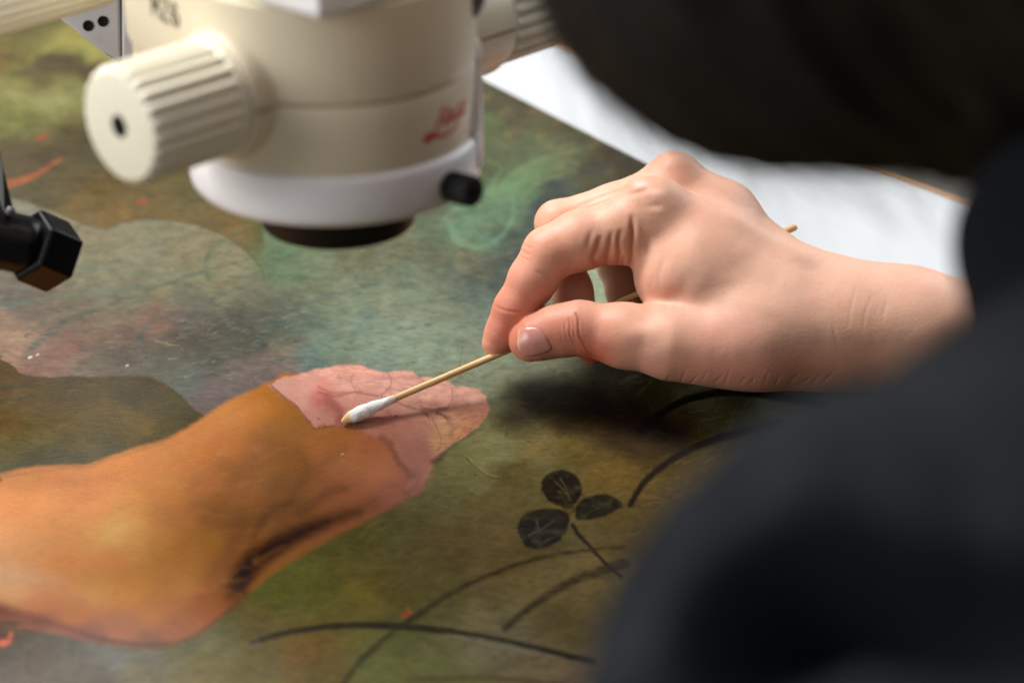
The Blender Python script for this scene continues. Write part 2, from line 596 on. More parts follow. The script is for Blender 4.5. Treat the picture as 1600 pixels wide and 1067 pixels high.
col = sample(lattice(tx(_ub)), WX + n3 * 4, WY + n4 * 3) * (1 - me_) + me_ * sample(lattice(tx(_ua)), WX + n3 * 4, WY + n4 * 3)
broad = fbm(X / 26 + Y / 90, Y / 9 - X / 160, 4, 8)
grain = fbm(X / 11 + Y / 30, Y / 2.6 - X / 60, 3, 11)
blot = fbm(X / 17, Y / 11, 4, 21)


def mix(c, m, a):
    global col
    a = np.asarray(a)[:, None]
    col = col * (1 - a) + np.asarray(c) * a


def region(poly, soft=1.2, warp=1.0, tight=True):
    p = spline(list(poly) + [poly[0]], 6)[:-1] if tight else poly
    return sstep(-poly_sd(X + n3 * 1.5 * warp, Y + n4 * 1.2 * warp, p), -soft, soft)


def stroke(pts, w0, rgb, a=1.0, w1=None, soft=1.2, dry=0.0, curve=True, warp=1.0, wm=None):
    """a brush mark of width w0 -> w1 (wm in the middle), broken where the brush ran dry"""
    global col
    P = spline(pts, 7) if curve and len(pts) > 2 else pts
    q = np.array(P)
    w1 = w0 if w1 is None else w1
    wm = (w0 + w1) / 2 if wm is None else wm
    m = max(w0, w1, wm) + soft * 2 + 4
    k = np.nonzero((X > q[:, 0].min() - m) & (X < q[:, 0].max() + m) & (Y > q[:, 1].min() - m) & (Y < q[:, 1].max() + m))[0]
    if not len(k):
        return
    d, t = seg_dist(X[k] + n3[k] * warp, Y[k] + n4[k] * warp, P)
    wd = w0 * (1 - t) * (1 - 2 * t) + 4 * wm * t * (1 - t) + w1 * t * (2 * t - 1)
    al = sstep(wd / 2 - d, -soft, soft) * a
    if dry:
        al = al * (1 - dry * sstep(grain[k] + 0.6 * blot[k], -0.35, 0.35))
    col[k] = col[k] * (1 - al[:, None]) + lin(rgb) * al[:, None]


# old varnish edge: above it the ground is browner (left half)
edge = [(-700, 300), (0, 306), (50, 318), (100, 336), (130, 350), (165, 357), (195, 346), (235, 341), (270, 345), (310, 352), (350, 368), (385, 392), (408, 420), (412, 436)]
# pale blades of grass and drips in the cleaned field
for p, w0, w1, c, a in [
    ([(40, 555), (90, 510), (140, 490), (230, 455), (330, 420), (420, 400)], 11, 2, (70, 88, 74), .95),
    ([(0, 478), (80, 465), (160, 458), (240, 440), (330, 430), (420, 436)], 6, 2, (96, 124, 102), .8),
    ([(40, 525), (90, 490), (150, 465), (220, 445)], 6, 2, (78, 94, 80), .8),
    ([(60, 425), (150, 420), (230, 428), (320, 418)], 8, 2, (100, 122, 98), .75),
    ([(325, 435), (322, 410), (332, 388), (352, 372), (372, 366)], 8, 4, (80, 108, 86), .95),
    ([(214, 548), (222, 520), (240, 500), (262, 496)], 11, 4, (70, 88, 78), .95),
    ([(290, 512), (310, 480), (345, 462), (380, 450)], 10, 3, (78, 88, 84), .8),
    ([(400, 540), (425, 515), (450, 490), (520, 460), (600, 440)], 9, 3, (76, 98, 94), .7),
    ([(430, 565), (470, 550), (520, 545)], 8, 3, (100, 128, 122), .6),
    ([(520, 440), (560, 425), (640, 405), (700, 398)], 7, 2, (98, 108, 92), .45),
    ([(600, 430), (680, 412), (760, 390)], 6, 2, (122, 132, 108), .35),
    ([(740, 470), (780, 440), (820, 405)], 8, 3, (78, 90, 88), .5),
    ([(560, 380), (620, 372), (700, 345)], 6, 3, (124, 120, 92), .4),
    ([(140, 530), (200, 520), (255, 512)], 8, 3, (128, 84, 72), .5),
    ([(20, 545), (70, 555), (120, 535)], 10, 3, (150, 104, 84), .4)]:
    stroke(p, w0, c, a * .72, w1, soft=2.8, dry=.45)
# brown and khaki dashes that break the field
for i in range(900):
    x0, y0 = rng.uniform(-20, 900), rng.uniform(350, 590)
    L_, an = rng.uniform(8, 38), rng.normal(-0.12, 0.16)
    c = [(148, 140, 108), (104, 96, 78), (96, 106, 90), (140, 128, 100), (122, 136, 116), (86, 84, 70)][rng.integers(6)]
    stroke([(x0, y0), (x0 + L_ * math.cos(an), y0 + L_ * math.sin(an))], rng.uniform(1, 3.6), c, rng.uniform(.2, .5), .5, soft=1.6, dry=.5, curve=False, warp=1.5)
for i in range(700):
    x0, y0 = rng.uniform(560, 1250), rng.uniform(560, 1080)
    L_, an = rng.uniform(10, 50), rng.normal(-0.5, 0.35)
    c = [(150, 140, 96), (96, 90, 56), (84, 74, 44), (140, 118, 70), (120, 126, 90), (100, 82, 46)][rng.integers(6)]
    stroke([(x0, y0), (x0 + L_ * math.cos(an), y0 + L_ * math.sin(an))], rng.uniform(1, 5), c, rng.uniform(.18, .45), .5, soft=1.6, dry=.5, curve=False, warp=1.5)
for i in range(240):
    x0, y0 = rng.uniform(-20, 560), rng.uniform(830, 1080)
    L_, an = rng.uniform(10, 46), rng.normal(-0.6, 0.4)
    c = [(120, 116, 60), (76, 84, 36), (126, 96, 44), (84, 72, 38), (100, 112, 66)][rng.integers(5)]
    stroke([(x0, y0), (x0 + L_ * math.cos(an), y0 + L_ * math.sin(an))], rng.uniform(2, 7), c, rng.uniform(.16, .4), 1, soft=2.5, dry=.4, curve=False, warp=2)
for i in range(1500):
    x0, y0 = rng.uniform(-20, 1000), rng.uniform(340, 600)
    L_, an = rng.uniform(5, 22), rng.normal(-0.16, 0.22)
    c = [(166, 160, 124), (88, 84, 66), (80, 92, 80), (156, 142, 108), (132, 148, 128), (72, 72, 60), (138, 104, 84)][rng.integers(7)]
    stroke([(x0, y0), (x0 + L_ * math.cos(an), y0 + L_ * math.sin(an))], rng.uniform(.8, 2.4), c, rng.uniform(.28, .62), .5, soft=1.0, dry=.5, curve=False, warp=1.2)
for i in range(900):
    x0, y0 = rng.uniform(560, 1250), rng.uniform(590, 900)
    L_, an = rng.uniform(5, 24), rng.normal(-0.6, 0.5)
    c = [(164, 152, 104), (78, 70, 42), (66, 58, 34), (150, 128, 78), (126, 132, 96), (90, 72, 40)][rng.integers(6)]
    stroke([(x0, y0), (x0 + L_ * math.cos(an), y0 + L_ * math.sin(an))], rng.uniform(.8, 2.6), c, rng.uniform(.22, .52), .5, soft=1.0, dry=.5, curve=False, warp=1.2)
# brownish unclean zone above the cleaning edge
m = sstep(poly_sd(X + n3 * 2, Y + n4 * 2, edge + [(412, 320), (440, 260), (440, -320), (-700, -320)]), 1.5, -1.5)
col = col * (1 - m[:, None] * np.array([.02, .05, .16]))
stroke(edge, 3, (92, 76, 48), .55, soft=1.5)
# green painted leaf shapes
stroke([(425, 425), (450, 402), (490, 394)], 22, (96, 116, 84), .4, 12, soft=8, dry=.4)
stroke([(700, 345), (715, 378), (750, 385), (785, 366), (810, 330), (850, 300)], 6, (122, 152, 124), .35, 3, soft=4)
stroke([(690, 350), (702, 332), (730, 325)], 7, (120, 160, 132), .4, 3, soft=3)
stroke([(770, 300), (795, 275), (850, 246), (905, 236)], 9, (124, 140, 100), .5, 4, soft=4)
stroke([(760, 215), (790, 228), (806, 250)], 12, (100, 118, 80), .5, 6, soft=4)
stroke([(755, 180), (780, 192), (792, 215)], 14, (98, 116, 72), .6, 6, soft=4)
for p in ([(815, 165), (850, 150), (890, 160)], [(780, 200), (820, 182), (870, 190), (905, 215)], [(870, 225), (920, 215), (970, 240)], [(905, 185), (940, 205), (975, 235)]):
    stroke(p, 5, (62, 58, 46), .5, 2, soft=3)
for (x, y) in ((790, 175), (838, 172), (878, 185), (848, 212), (760, 152), (930, 225), (800, 208)):
    stroke([(x - 7, y + 3), (x + 7, y - 3)], 8, (140, 124, 76), .45, 4, soft=3, curve=False)
stroke([(700, 300), (745, 305), (760, 330)], 10, (88, 98, 76), .4, 6, soft=4)
# brown ground right of the painted hand, with the real hand's shadow painted in
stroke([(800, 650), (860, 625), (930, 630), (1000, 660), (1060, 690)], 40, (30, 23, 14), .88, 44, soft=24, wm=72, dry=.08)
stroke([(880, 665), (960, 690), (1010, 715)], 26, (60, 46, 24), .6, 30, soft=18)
stroke([(828, 355), (850, 310), (900, 275), (960, 258)], 26, (74, 78, 76), .45, 8, soft=8)
for q, w_, c, a_ in [([(702, 350), (716, 376), (750, 386), (785, 368), (802, 335), (800, 300)], 13, (122, 158, 126), .5),
                     ([(712, 338), (740, 330), (768, 342), (778, 356)], 8, (88, 116, 92), .55),
                     ([(800, 300), (822, 276), (860, 262), (904, 254)], 16, (112, 136, 100), .5),
                     ([(775, 290), (800, 262), (840, 244), (890, 236)], 6, (80, 96, 68), .55),
                     ([(812, 318), (836, 290), (880, 272)], 7, (134, 152, 112), .4),
                     ([(760, 250), (782, 262), (770, 284)], 7, (124, 142, 96), .4), ([(765, 190), (790, 196), (800, 220)], 6, (120, 128, 82), .4),
                     ([(905, 220), (940, 228), (960, 250)], 8, (66, 60, 46), .45), ([(840, 180), (880, 176), (910, 190)], 6, (112, 102, 66), .4)]:
    stroke(q, w_, c, a_, w_ * .4, soft=3, dry=.3)
# upper-left foliage blobs
stroke([(55, 92), (80, 72), (110, 62), (135, 72), (150, 90)], 13, (158, 152, 74), .6, 8, soft=5)
stroke([(66, 98), (95, 98), (122, 98)], 30, (84, 74, 52), .7, 24, soft=6)
stroke([(130, 112), (158, 105), (190, 112)], 18, (84, 74, 52), .6, 12, soft=6)
stroke([(5, 88), (22, 92), (34, 96)], 10, (72, 66, 44), .6, 6, soft=5)
stroke([(20, 118), (45, 112), (66, 104)], 9, (84, 76, 54), .6, 5, soft=4)
stroke([(0, 135), (60, 165), (130, 140)], 22, (150, 152, 98), .35, 12, soft=9)
for i in range(260):
    x0, y0 = rng.uniform(-20, 980), rng.uniform(-20, 340)
    L_, an = rng.uniform(8, 34), rng.normal(-0.3, 0.5)
    c = [(132, 124, 76), (64, 56, 38), (112, 122, 76), (120, 92, 48), (78, 88, 58)][rng.integers(5)]
    stroke([(x0, y0), (x0 + L_ * math.cos(an), y0 + L_ * math.sin(an))], rng.uniform(2, 6), c, rng.uniform(.15, .4), 1, soft=1.8, dry=.4, curve=False, warp=2)
# orange slips
stroke([(8, 290), (40, 280), (70, 265), (95, 248)], 15, (164, 92, 54), .75, 3, soft=3)
stroke([(61, 216), (73, 213)], 7, (176, 68, 44), .7, 5, soft=2.5, curve=False)
stroke([(216, 317), (229, 314)], 5, (180, 68, 42), .75, 4, soft=2, curve=False)
# the olive patch on the left that is still dirty
ol = [(-640, 540), (-60, 552), (0, 562), (22, 574), (34, 586), (70, 590), (110, 589), (150, 590), (205, 589), (236, 592), (262, 604), (284, 621), (302, 640), (322, 655), (330, 700), (100, 760), (-640, 800)]
m = region(ol, 1.3, .7)
mix(np.array([.76, .70, .42]) * sample(lattice(OL), WX, WY), None, m)
stroke([(0, 562), (22, 574), (34, 586), (70, 590), (110, 589), (150, 590), (205, 589), (236, 592), (262, 604), (284, 621), (302, 640), (318, 650)], 4, (72, 54, 26), .6, soft=1.6)
for p, w0, w1 in [([(0, 628), (60, 618), (130, 622), (200, 618)], 9, 2), ([(90, 660), (130, 640), (190, 622), (240, 612)], 4, 1), ([(196, 634), (230, 622), (262, 612)], 5, 2), ([(0, 606), (50, 602), (120, 608)], 8, 3), ([(60, 700), (100, 690), (150, 684)], 6, 2), ([(150, 612), (190, 624), (205, 622)], 3, 1)]:
    stroke(p, w0, (62, 62, 36), .6, w1, soft=2.2, dry=.3)
for i in range(110):
    x0, y0 = rng.uniform(-20, 290), rng.uniform(595, 725)
    stroke([(x0, y0), (x0 + rng.uniform(8, 34), y0 - rng.uniform(0, 8))], rng.uniform(1, 4), [(122, 102, 58), (84, 66, 34), (100, 94, 56), (92, 60, 30)][rng.integers(4)], rng.uniform(.15, .35), 1, soft=2, curve=False, dry=.4)
# painted arm
arm = [(-640, 700), (-60, 752), (0, 741), (40, 731), (90, 727), (135, 726), (170, 714), (205, 701), (255, 687), (300, 664), (340, 636), (380, 615), (424, 596), (470, 585), (660, 640), (660, 760), (640, 775), (600, 800), (560, 820), (520, 840), (470, 868), (425, 898), (390, 922), (362, 945), (335, 972), (300, 994), (255, 1008), (205, 1011), (150, 1003), (90, 990), (30, 980), (-20, 968), (-640, 960)]
m = region(arm, 4.5, 1.0)
mix(np.array([1.27, 1.22, 1.10]) * sample(lattice(AR, 2.3, 420.0), X + n1 * 7 + n3 * 1.5, Y + n2 * 6 + n4 * 1.2), None, m)
stroke([(0, 745), (90, 732), (135, 730), (170, 718), (255, 692)], 5, (104, 82, 48), .4, 2, soft=4)
stroke([(-20, 950), (40, 962), (100, 980), (160, 1000)], 16, (112, 62, 54), .65, 8, soft=7)
stroke([(160, 1000), (240, 1009), (300, 994), (350, 958), (392, 920)], 10, (104, 64, 50), .6, 5, soft=5)
stroke([(130, 992), (200, 1004), (260, 1004)], 7, (84, 62, 56), .5, 4, soft=4)
stroke([(140, 1012), (190, 1020), (250, 1016)], 16, (110, 112, 116), .5, 6, soft=6, dry=.5)
# dark crease beneath the wrist
stroke([(360, 930), (385, 890), (425, 856), (475, 828), (530, 806), (580, 786)], 40, (112, 66, 32), .6, 14, soft=18)
stroke([(368, 916), (392, 882), (425, 856), (470, 832), (520, 812), (560, 800)], 36, (74, 42, 18), .85, 10, soft=14)
stroke([(376, 906), (394, 880), (424, 858), (462, 836), (510, 814)], 30, (34, 22, 13), .92, 5, soft=13, wm=24, dry=.25)
stroke([(392, 920), (430, 890), (480, 860), (530, 834), (575, 814)], 9, (140, 92, 26), .6, 4, soft=5)
stroke([(395, 860), (405, 825), (420, 800), (455, 785)], 18, (96, 60, 32), .5, 10, soft=9)
stroke([(470, 800), (510, 772), (540, 762)], 16, (112, 70, 42), .55, 8, soft=8)
stroke([(430, 760), (480, 740), (540, 700)], 22, (134, 88, 46), .35, 12, soft=11)
stroke([(455, 770), (480, 745), (478, 720)], 10, (124, 80, 44), .4, 6, soft=7)
stroke([(150, 842), (178, 830), (205, 818)], 40, (246, 182, 96), .8, 30, soft=24)
stroke([(172, 835), (190, 828)], 18, (252, 206, 122), .7, 10, soft=13)
stroke([(0, 860), (60, 850), (130, 850)], 30, (222, 156, 96), .4, 20, soft=20)
stroke([(10, 900), (50, 900), (90, 905)], 30, (222, 174, 130), .5, 14, soft=22)
stroke([(60, 745), (120, 752), (180, 745)], 18, (168, 98, 44), .4, 10, soft=12)
stroke([(230, 720), (300, 690), (360, 655), (410, 630)], 20, (206, 138, 78), .45, 10, soft=12)
stroke([(340, 800), (380, 740), (430, 700)], 40, (140, 86, 44), .45, 26, soft=22)
stroke([(330, 900), (360, 860), (372, 820)], 34, (132, 82, 42), .45, 20, soft=18)
stroke([(110, 900), (180, 900), (250, 880)], 30, (206, 142, 74), .4, 18, soft=18)
for i in range(230):                              # fine hatching of the flesh paint
    x0, y0 = rng.uniform(430, 640), rng.uniform(670, 800)
    L_ = rng.uniform(10, 40)
    stroke([(x0, y0), (x0 + L_ * .88, y0 - L_ * .45)], rng.uniform(.8, 2.4), [(196, 134, 100), (150, 92, 58), (188, 120, 80)][rng.integers(3)], rng.uniform(.1, .26), .5, soft=1.2, curve=False, dry=.4)
for i in range(200):
    x0, y0 = rng.uniform(0, 420), rng.uniform(650, 960)
    L_, an = rng.uniform(14, 50), rng.normal(-.35, .3)
    stroke([(x0, y0), (x0 + L_ * math.cos(an), y0 + L_ * math.sin(an))], rng.uniform(4, 11), [(222, 152, 88), (172, 106, 52), (206, 124, 66), (196, 134, 72)][rng.integers(4)], rng.uniform(.05, .16) * float(poly_sd(np.array([x0]), np.array([y0]), arm)[0] < -18), 1, soft=5, curve=False, warp=2)
# the cleaned pink hand
ph = [(420, 603), (440, 591), (470, 583), (500, 575), (535, 570), (560, 571), (582, 578), (600, 582), (622, 579), (643, 581), (655, 589), (680, 590), (700, 596), (712, 604), (728, 605), (745, 607), (758, 618), (765, 636), (760, 652), (745, 668), (724, 684), (706, 694), (694, 704), (682, 716), (676, 730), (662, 752), (645, 775), (632, 764), (640, 745), (618, 722), (612, 700), (598, 686), (572, 678), (555, 670), (530, 665), (490, 668), (478, 653), (460, 633), (440, 620)]
m = region(ph, 1.5, 2.0, tight=False)
mix(np.array([1.28, 1.46, 1.5]) * sample(lattice(PK, 2.6, 50.0), X + n1 * 3 + n3 * 1.2, Y + n2 * 3 + n4), None, m)
stroke([(424, 603), (440, 618), (460, 632), (478, 652), (490, 668), (520, 666)], 3.2, (134, 84, 46), .75, soft=1.2, warp=2)
stroke([(598, 684), (612, 698), (620, 718), (636, 735), (646, 745)], 11, (134, 82, 52), .65, 6, soft=4, warp=3)
stroke([(640, 745), (655, 738), (650, 760), (632, 772)], 12, (150, 90, 72), .5, 8, soft=5)
CR = (120, 72, 66)
stroke([(498, 613), (523, 619), (545, 615), (556, 613), (576, 616), (594, 619), (606, 624), (616, 630)], 2.6, CR, .55, 3.6, soft=1.9)
stroke([(552, 585), (548, 594), (552, 604), (556, 612)], 2.2, (176, 108, 92), .6, soft=1.6)
stroke([(606, 583), (611, 594), (608, 606), (596, 616)], 2.2, (164, 100, 86), .7, soft=1.6)
stroke([(616, 626), (634, 634), (650, 638), (672, 639), (696, 637), (706, 625), (706, 606)], 3.4, CR, .55, 2, soft=2.0)
stroke([(655, 590), (668, 602), (665, 618)], 2, (172, 106, 90), .5, soft=2)
stroke([(660, 640), (690, 640), (700, 637)], 8, (140, 84, 72), .55, 4, soft=3)
stroke([(682, 645), (694, 650), (700, 656)], 5, (96, 58, 52), .7, 2, soft=1.6)
stroke([(666, 646), (671, 655)], 4, (104, 62, 54), .7, 2, soft=1.4, curve=False)
stroke([(672, 648), (680, 662), (690, 690), (682, 705)], 2.4, (146, 92, 76), .6, soft=1.6)
stroke([(700, 652), (706, 668), (704, 682)], 9, (150, 96, 74), .5, 6, soft=4)
stroke([(512, 622), (528, 634), (534, 646), (528, 658)], 13, (158, 84, 74), .55, 8, soft=6)
stroke([(498, 604), (520, 614), (550, 612)], 4, (178, 106, 92), .6, 2, soft=2.5)
stroke([(520, 592), (545, 600), (562, 604)], 5, (228, 178, 162), .5, 2, soft=3)
stroke([(575, 590), (596, 598), (590, 608)], 9, (226, 166, 146), .45, 5, soft=5)
stroke([(640, 592), (660, 600), (654, 612)], 9, (222, 160, 138), .4, 5, soft=5)
LT, DKR = (230, 168, 148), (150, 84, 72)
for (x, y, rx, c, a_) in [(548, 580, 34, LT, .5), (592, 592, 30, LT, .5), (632, 598, 34, LT, .55), (676, 610, 40, LT, .5), (738, 622, 36, LT, .5), (470, 603, 30, (214, 156, 142), .5), (560, 640, 40, (206, 140, 122), .35),
                          (700, 668, 16, (206, 156, 118), .6), (694, 690, 12, (202, 150, 112), .6), (620, 668, 50, (176, 108, 92), .4), (650, 700, 40, (164, 96, 84), .5), (530, 600, 26, LT, .3)]:
    stroke([(x - rx * .3, y + 1), (x + rx * .3, y - 1)], rx * .5, c, a_, rx * .4, soft=rx * .28, curve=False, warp=2)
for p_, w_, a_ in [([(500, 628), (516, 632), (530, 645)], 12, .5), ([(556, 604), (562, 612), (556, 622)], 5, .5), ([(604, 608), (612, 616), (620, 628)], 6, .5), ([(655, 632), (672, 630), (690, 632)], 6, .4), ([(710, 606), (712, 622), (705, 640)], 6, .5),
                   ([(716, 648), (738, 640), (758, 640)], 5, .4), ([(720, 676), (742, 664), (758, 650)], 9, .45), ([(640, 660), (664, 662), (676, 672)], 8, .35), ([(520, 578), (530, 590), (528, 602)], 4, .4)]:
    stroke(p_, w_, DKR, a_ * .6, w_ * .5, soft=4, dry=.25)
for i in range(260):                              # small live brush touches over the whole hand
    x0, y0 = rng.uniform(440, 760), rng.uniform(575, 740)
    if poly_sd(np.array([x0]), np.array([y0]), ph)[0] > -4:
        continue
    an = rng.normal(-.5, .5)
    L_ = rng.uniform(3, 13)
    stroke([(x0, y0), (x0 + L_ * math.cos(an), y0 + L_ * math.sin(an))], rng.uniform(.9, 2.6), [(232, 176, 156), (160, 96, 84), (196, 128, 108), (206, 150, 120)][rng.integers(4)], rng.uniform(.08, .22), .6, soft=1.6, curve=False)
for i in range(90):                               # ragged rim of the old varnish
    t = rng.uniform(0, 1)
    q = np.array([(424, 603), (440, 618), (460, 632), (478, 652), (490, 668), (530, 665), (572, 678), (598, 686), (618, 722), (640, 745)], float)
    j = t * 8.999
    c_ = q[int(j)] * (1 - j % 1) + q[int(j) + 1] * (j % 1) + rng.normal(0, 1.6, 2)
    stroke([tuple(c_), tuple(c_ + rng.normal(0, 3, 2))], rng.uniform(1.5, 4), [(150, 96, 52), (178, 110, 84)][rng.integers(2)], rng.uniform(.4, .8), 1, soft=1, curve=False)
for i in range(120):                              # hatched shadow side of the fingers
    x0, y0 = rng.uniform(704, 752), rng.uniform(650, 690)
    stroke([(x0, y0), (x0 + rng.uniform(3, 9), y0 - rng.uniform(2, 7))], 1.4, [(126, 76, 66), (196, 132, 104)][rng.integers(2)], .35 * float(poly_sd(np.array([x0]), np.array([y0]), ph)[0] < -3), .8, soft=.9, curve=False)
for i in range(60):
    x0, y0 = rng.uniform(600, 700), rng.uniform(628, 655)
    stroke([(x0, y0), (x0 + rng.uniform(2, 6), y0 + rng.uniform(-3, 3))], 1.3, (106, 66, 66), .35, .7, soft=.9, curve=False)
stroke([(676, 722), (690, 708), (712, 694), (750, 670)], 6, (86, 84, 70), .55, 3, soft=2.6)
stroke([(680, 722), (698, 706)], 10, (62, 60, 58), .6, 6, soft=4, curve=False)
stroke([(500, 576), (560, 569), (600, 580)], 3, (150, 130, 110), .4, soft=2.5)
# crack in the paint beneath the hand
stroke([(728, 715), (740, 727), (752, 738), (770, 746), (788, 748), (800, 742)], 2.0, (96, 68, 34), .85, 1.2, soft=.9)
stroke([(730, 712), (744, 727), (760, 739), (776, 744)], 1.1, (186, 160, 110), .6, soft=.8)
# pale sheen painted in, and warm rubbed patches of the lower ground
for (x, y, w_, c, a_) in [(765, 1015, 70, (164, 158, 146), .4), (840, 930, 60, (152, 134, 92), .35), (690, 860, 60, (126, 106, 60), .4), (560, 860, 70, (104, 90, 40), .45), (640, 920, 50, (104, 96, 50), .45), (480, 1010, 50, (124, 92, 44), .45),
                          (560, 1040, 40, (96, 104, 60), .35), (470, 900, 50, (108, 106, 50), .35), (740, 800, 60, (122, 110, 68), .35), (770, 720, 40, (150, 148, 112), .4), (700, 760, 40, (96, 92, 60), .35), (420, 940, 40, (104, 88, 40), .4)]:
    stroke([(x - w_ * .5, y + w_ * .22), (x + w_ * .5, y - w_ * .22)], w_ * .5, c, a_, w_ * .3, soft=w_ * .3, curve=False, warp=5, dry=.35)
for i in range(500):
    x0, y0 = rng.uniform(380, 960), rng.uniform(780, 1070)
    if poly_sd(np.array([x0]), np.array([y0]), arm)[0] < 10:
        continue
    L_, an = rng.uniform(12, 46), rng.normal(-0.45, 0.3)
    c = [(150, 132, 76), (72, 62, 30), (132, 102, 48), (96, 100, 56), (116, 104, 52)][rng.integers(5)]
    stroke([(x0, y0), (x0 + L_ * math.cos(an), y0 + L_ * math.sin(an))], rng.uniform(1.5, 5), c, rng.uniform(.12, .34), 1, soft=1.8, dry=.5, curve=False, warp=2)
stroke([(640, 700), (664, 724), (656, 752)], 30, (190, 128, 112), .45, 22, soft=12)
stroke([(30, 840), (140, 850), (240, 830)], 60, (236, 160, 88), .35, 40, soft=34)
stroke([(40, 930), (90, 925), (150, 935)], 40, (222, 160, 104), .35, 20, soft=26)
# clover
def leaf(poly, c, vein, vc=(140, 132, 100)):
    m_ = region(poly, 2.2, 1.3)
    tone = lin(c) * (1 + 0.6 * blot[:, None] + .5 * grain[:, None]) + np.maximum(blot - .1, 0)[:, None] * .05
    mix(tone, None, m_ * .96)
    for v_ in vein:
        stroke(v_, 2.4, vc, .5, 1, soft=1.6, dry=.6)
leaf([(845, 765), (848, 748), (862, 737), (884, 735), (901, 744), (909, 762), (904, 780), (893, 793), (878, 792), (858, 782)], (40, 34, 22), [[(866, 752), (880, 764), (892, 782)], [(876, 748), (884, 762), (890, 780)], [(872, 768), (884, 770)]])
leaf([(808, 826), (814, 808), (834, 797), (862, 794), (884, 799), (890, 812), (884, 832), (868, 848), (842, 857), (820, 852)], (44, 38, 34), [[(826, 836), (842, 828), (868, 812)], [(838, 812), (842, 828)], [(850, 846), (866, 838)], [(832, 845), (846, 848)]], (150, 144, 138))
leaf([(898, 800), (904, 784), (922, 775), (944, 772), (962, 778), (974, 790), (958, 799), (940, 808), (918, 812), (902, 811)], (38, 36, 24), [[(908, 806), (930, 796), (952, 786)], [(926, 790), (938, 796)]], (96, 100, 66))
stroke([(884, 794), (892, 792), (898, 796), (890, 802)], 8, (76, 60, 32), .7, 5, soft=2)
stroke([(895, 820), (905, 836), (924, 856), (948, 882), (970, 900)], 6.5, (38, 32, 24), .95, 5, soft=1.8)
stroke([(820, 800), (850, 790), (846, 772)], 4, (92, 80, 48), .4, soft=4)
# long dark blades
DK = (34, 28, 20)
stroke([(385, 1012), (410, 998), (470, 984), (540, 977), (620, 978), (700, 986), (780, 1000), (860, 1018), (925, 1032)], 6, DK, .92, 10, soft=2.8, wm=11, dry=.1)
stroke([(700, 992), (760, 1001), (830, 1017), (880, 1028)], 2, (184, 180, 172), .6, 2, soft=3, dry=.5, wm=7)  # whitish sheen along the blade, put into the colour
stroke([(386, 1012), (404, 1003)], 6, (128, 118, 104), .6, 3, soft=3, curve=False)
stroke([(640, 968), (700, 930), (760, 900), (840, 872), (910, 860), (975, 855)], 10, (62, 52, 36), .8, 5, soft=3.2, dry=.2)
stroke([(530, 1080), (560, 1036), (600, 998), (640, 968)], 11, (56, 48, 26), .8, 8, soft=3.2, dry=.2)
stroke([(790, 980), (830, 948), (880, 915), (930, 895), (975, 880)], 10, (60, 52, 42), .85, 16, soft=4, dry=.25)
stroke([(640, 1062), (740, 1058), (830, 1064), (900, 1075)], 8, (84, 74, 56), .6, 8, soft=4)
stroke([(985, 788), (1010, 750), (1060, 712), (1130, 682), (1220, 660)], 9, (32, 28, 22), .95, 13, soft=2.4)
stroke([(1000, 672), (1060, 630), (1130, 613), (1200, 617), (1270, 630), (1330, 645)], 9, (26, 24, 22), 1, 13, soft=2.2, wm=13)
stroke([(1080, 606), (1170, 603), (1240, 604)], 4, (130, 138, 110), .4, 2, soft=2.5)
stroke([(968, 598), (985, 590), (1000, 588)], 3, (130, 140, 120), .5, soft=2)
# restorer's red marks and flaked specks
RED = (208, 70, 34)
stroke([(401, 786), (410, 780), (420, 786)], 2.6, RED, .95, 1.4, soft=.9)
stroke([(631, 961), (640, 957), (636, 950)], 7, (204, 84, 56), .85, 3, soft=3)
stroke([(4, 1004), (13, 1000), (17, 991)], 11, (216, 104, 84), .9, 6, soft=3.5)
stroke([(412, 800), (426, 812)], 2, (120, 70, 60), .4, soft=2, curve=False)
for (x, y, w_) in ((47, 558, 3.4), (59, 554, 2.0), (199, 571, 1.8), (535, 709, 1.5)):
    stroke([(x - 1.6, y + .8), (x + 1.6, y - .8)], w_, (226, 220, 206), .95, soft=.7, curve=False, warp=.3)
for (x, y, w_) in ((84, 673, 2), (619, 649, 2.2), (498, 654, 1.8), (742, 742, 2), (826, 690, 1.8), (300, 622, 1.6)):
    stroke([(x - 1, y), (x + 1, y)], w_, (40, 32, 24), .8, soft=.7, curve=False, warp=.3)
# grain, thin glaze variation and canvas-fine scratches of the brush, everywhere
flesh = region(arm, 8, 0)[:, None]
amp = 0.36 * (1 - flesh) + 0.05 * flesh
col *= 1 + amp * (broad * .6 + grain * .7)[:, None] * np.array([1, .97, .9])
col *= 1 + (0.16 * (1 - flesh) + 0.05 * flesh) * blot[:, None] * np.array([1, .9, .7])
low = sstep(Y, 600, 700)[:, None] * (1 - flesh)
col *= 1 + low * np.array([.08, .02, -.2])
gr_ = col.mean(1, keepdims=True)
col = col + (gr_ - col) * (1 - flesh) * .05
hue = fbm(X / 70, Y / 50, 3, 31)[:, None]
col *= 1 + (1 - flesh) * hue * np.array([.06, .0, -.10])
col = np.clip((col - 0.010) / 1.70, col * 0.18, 1)

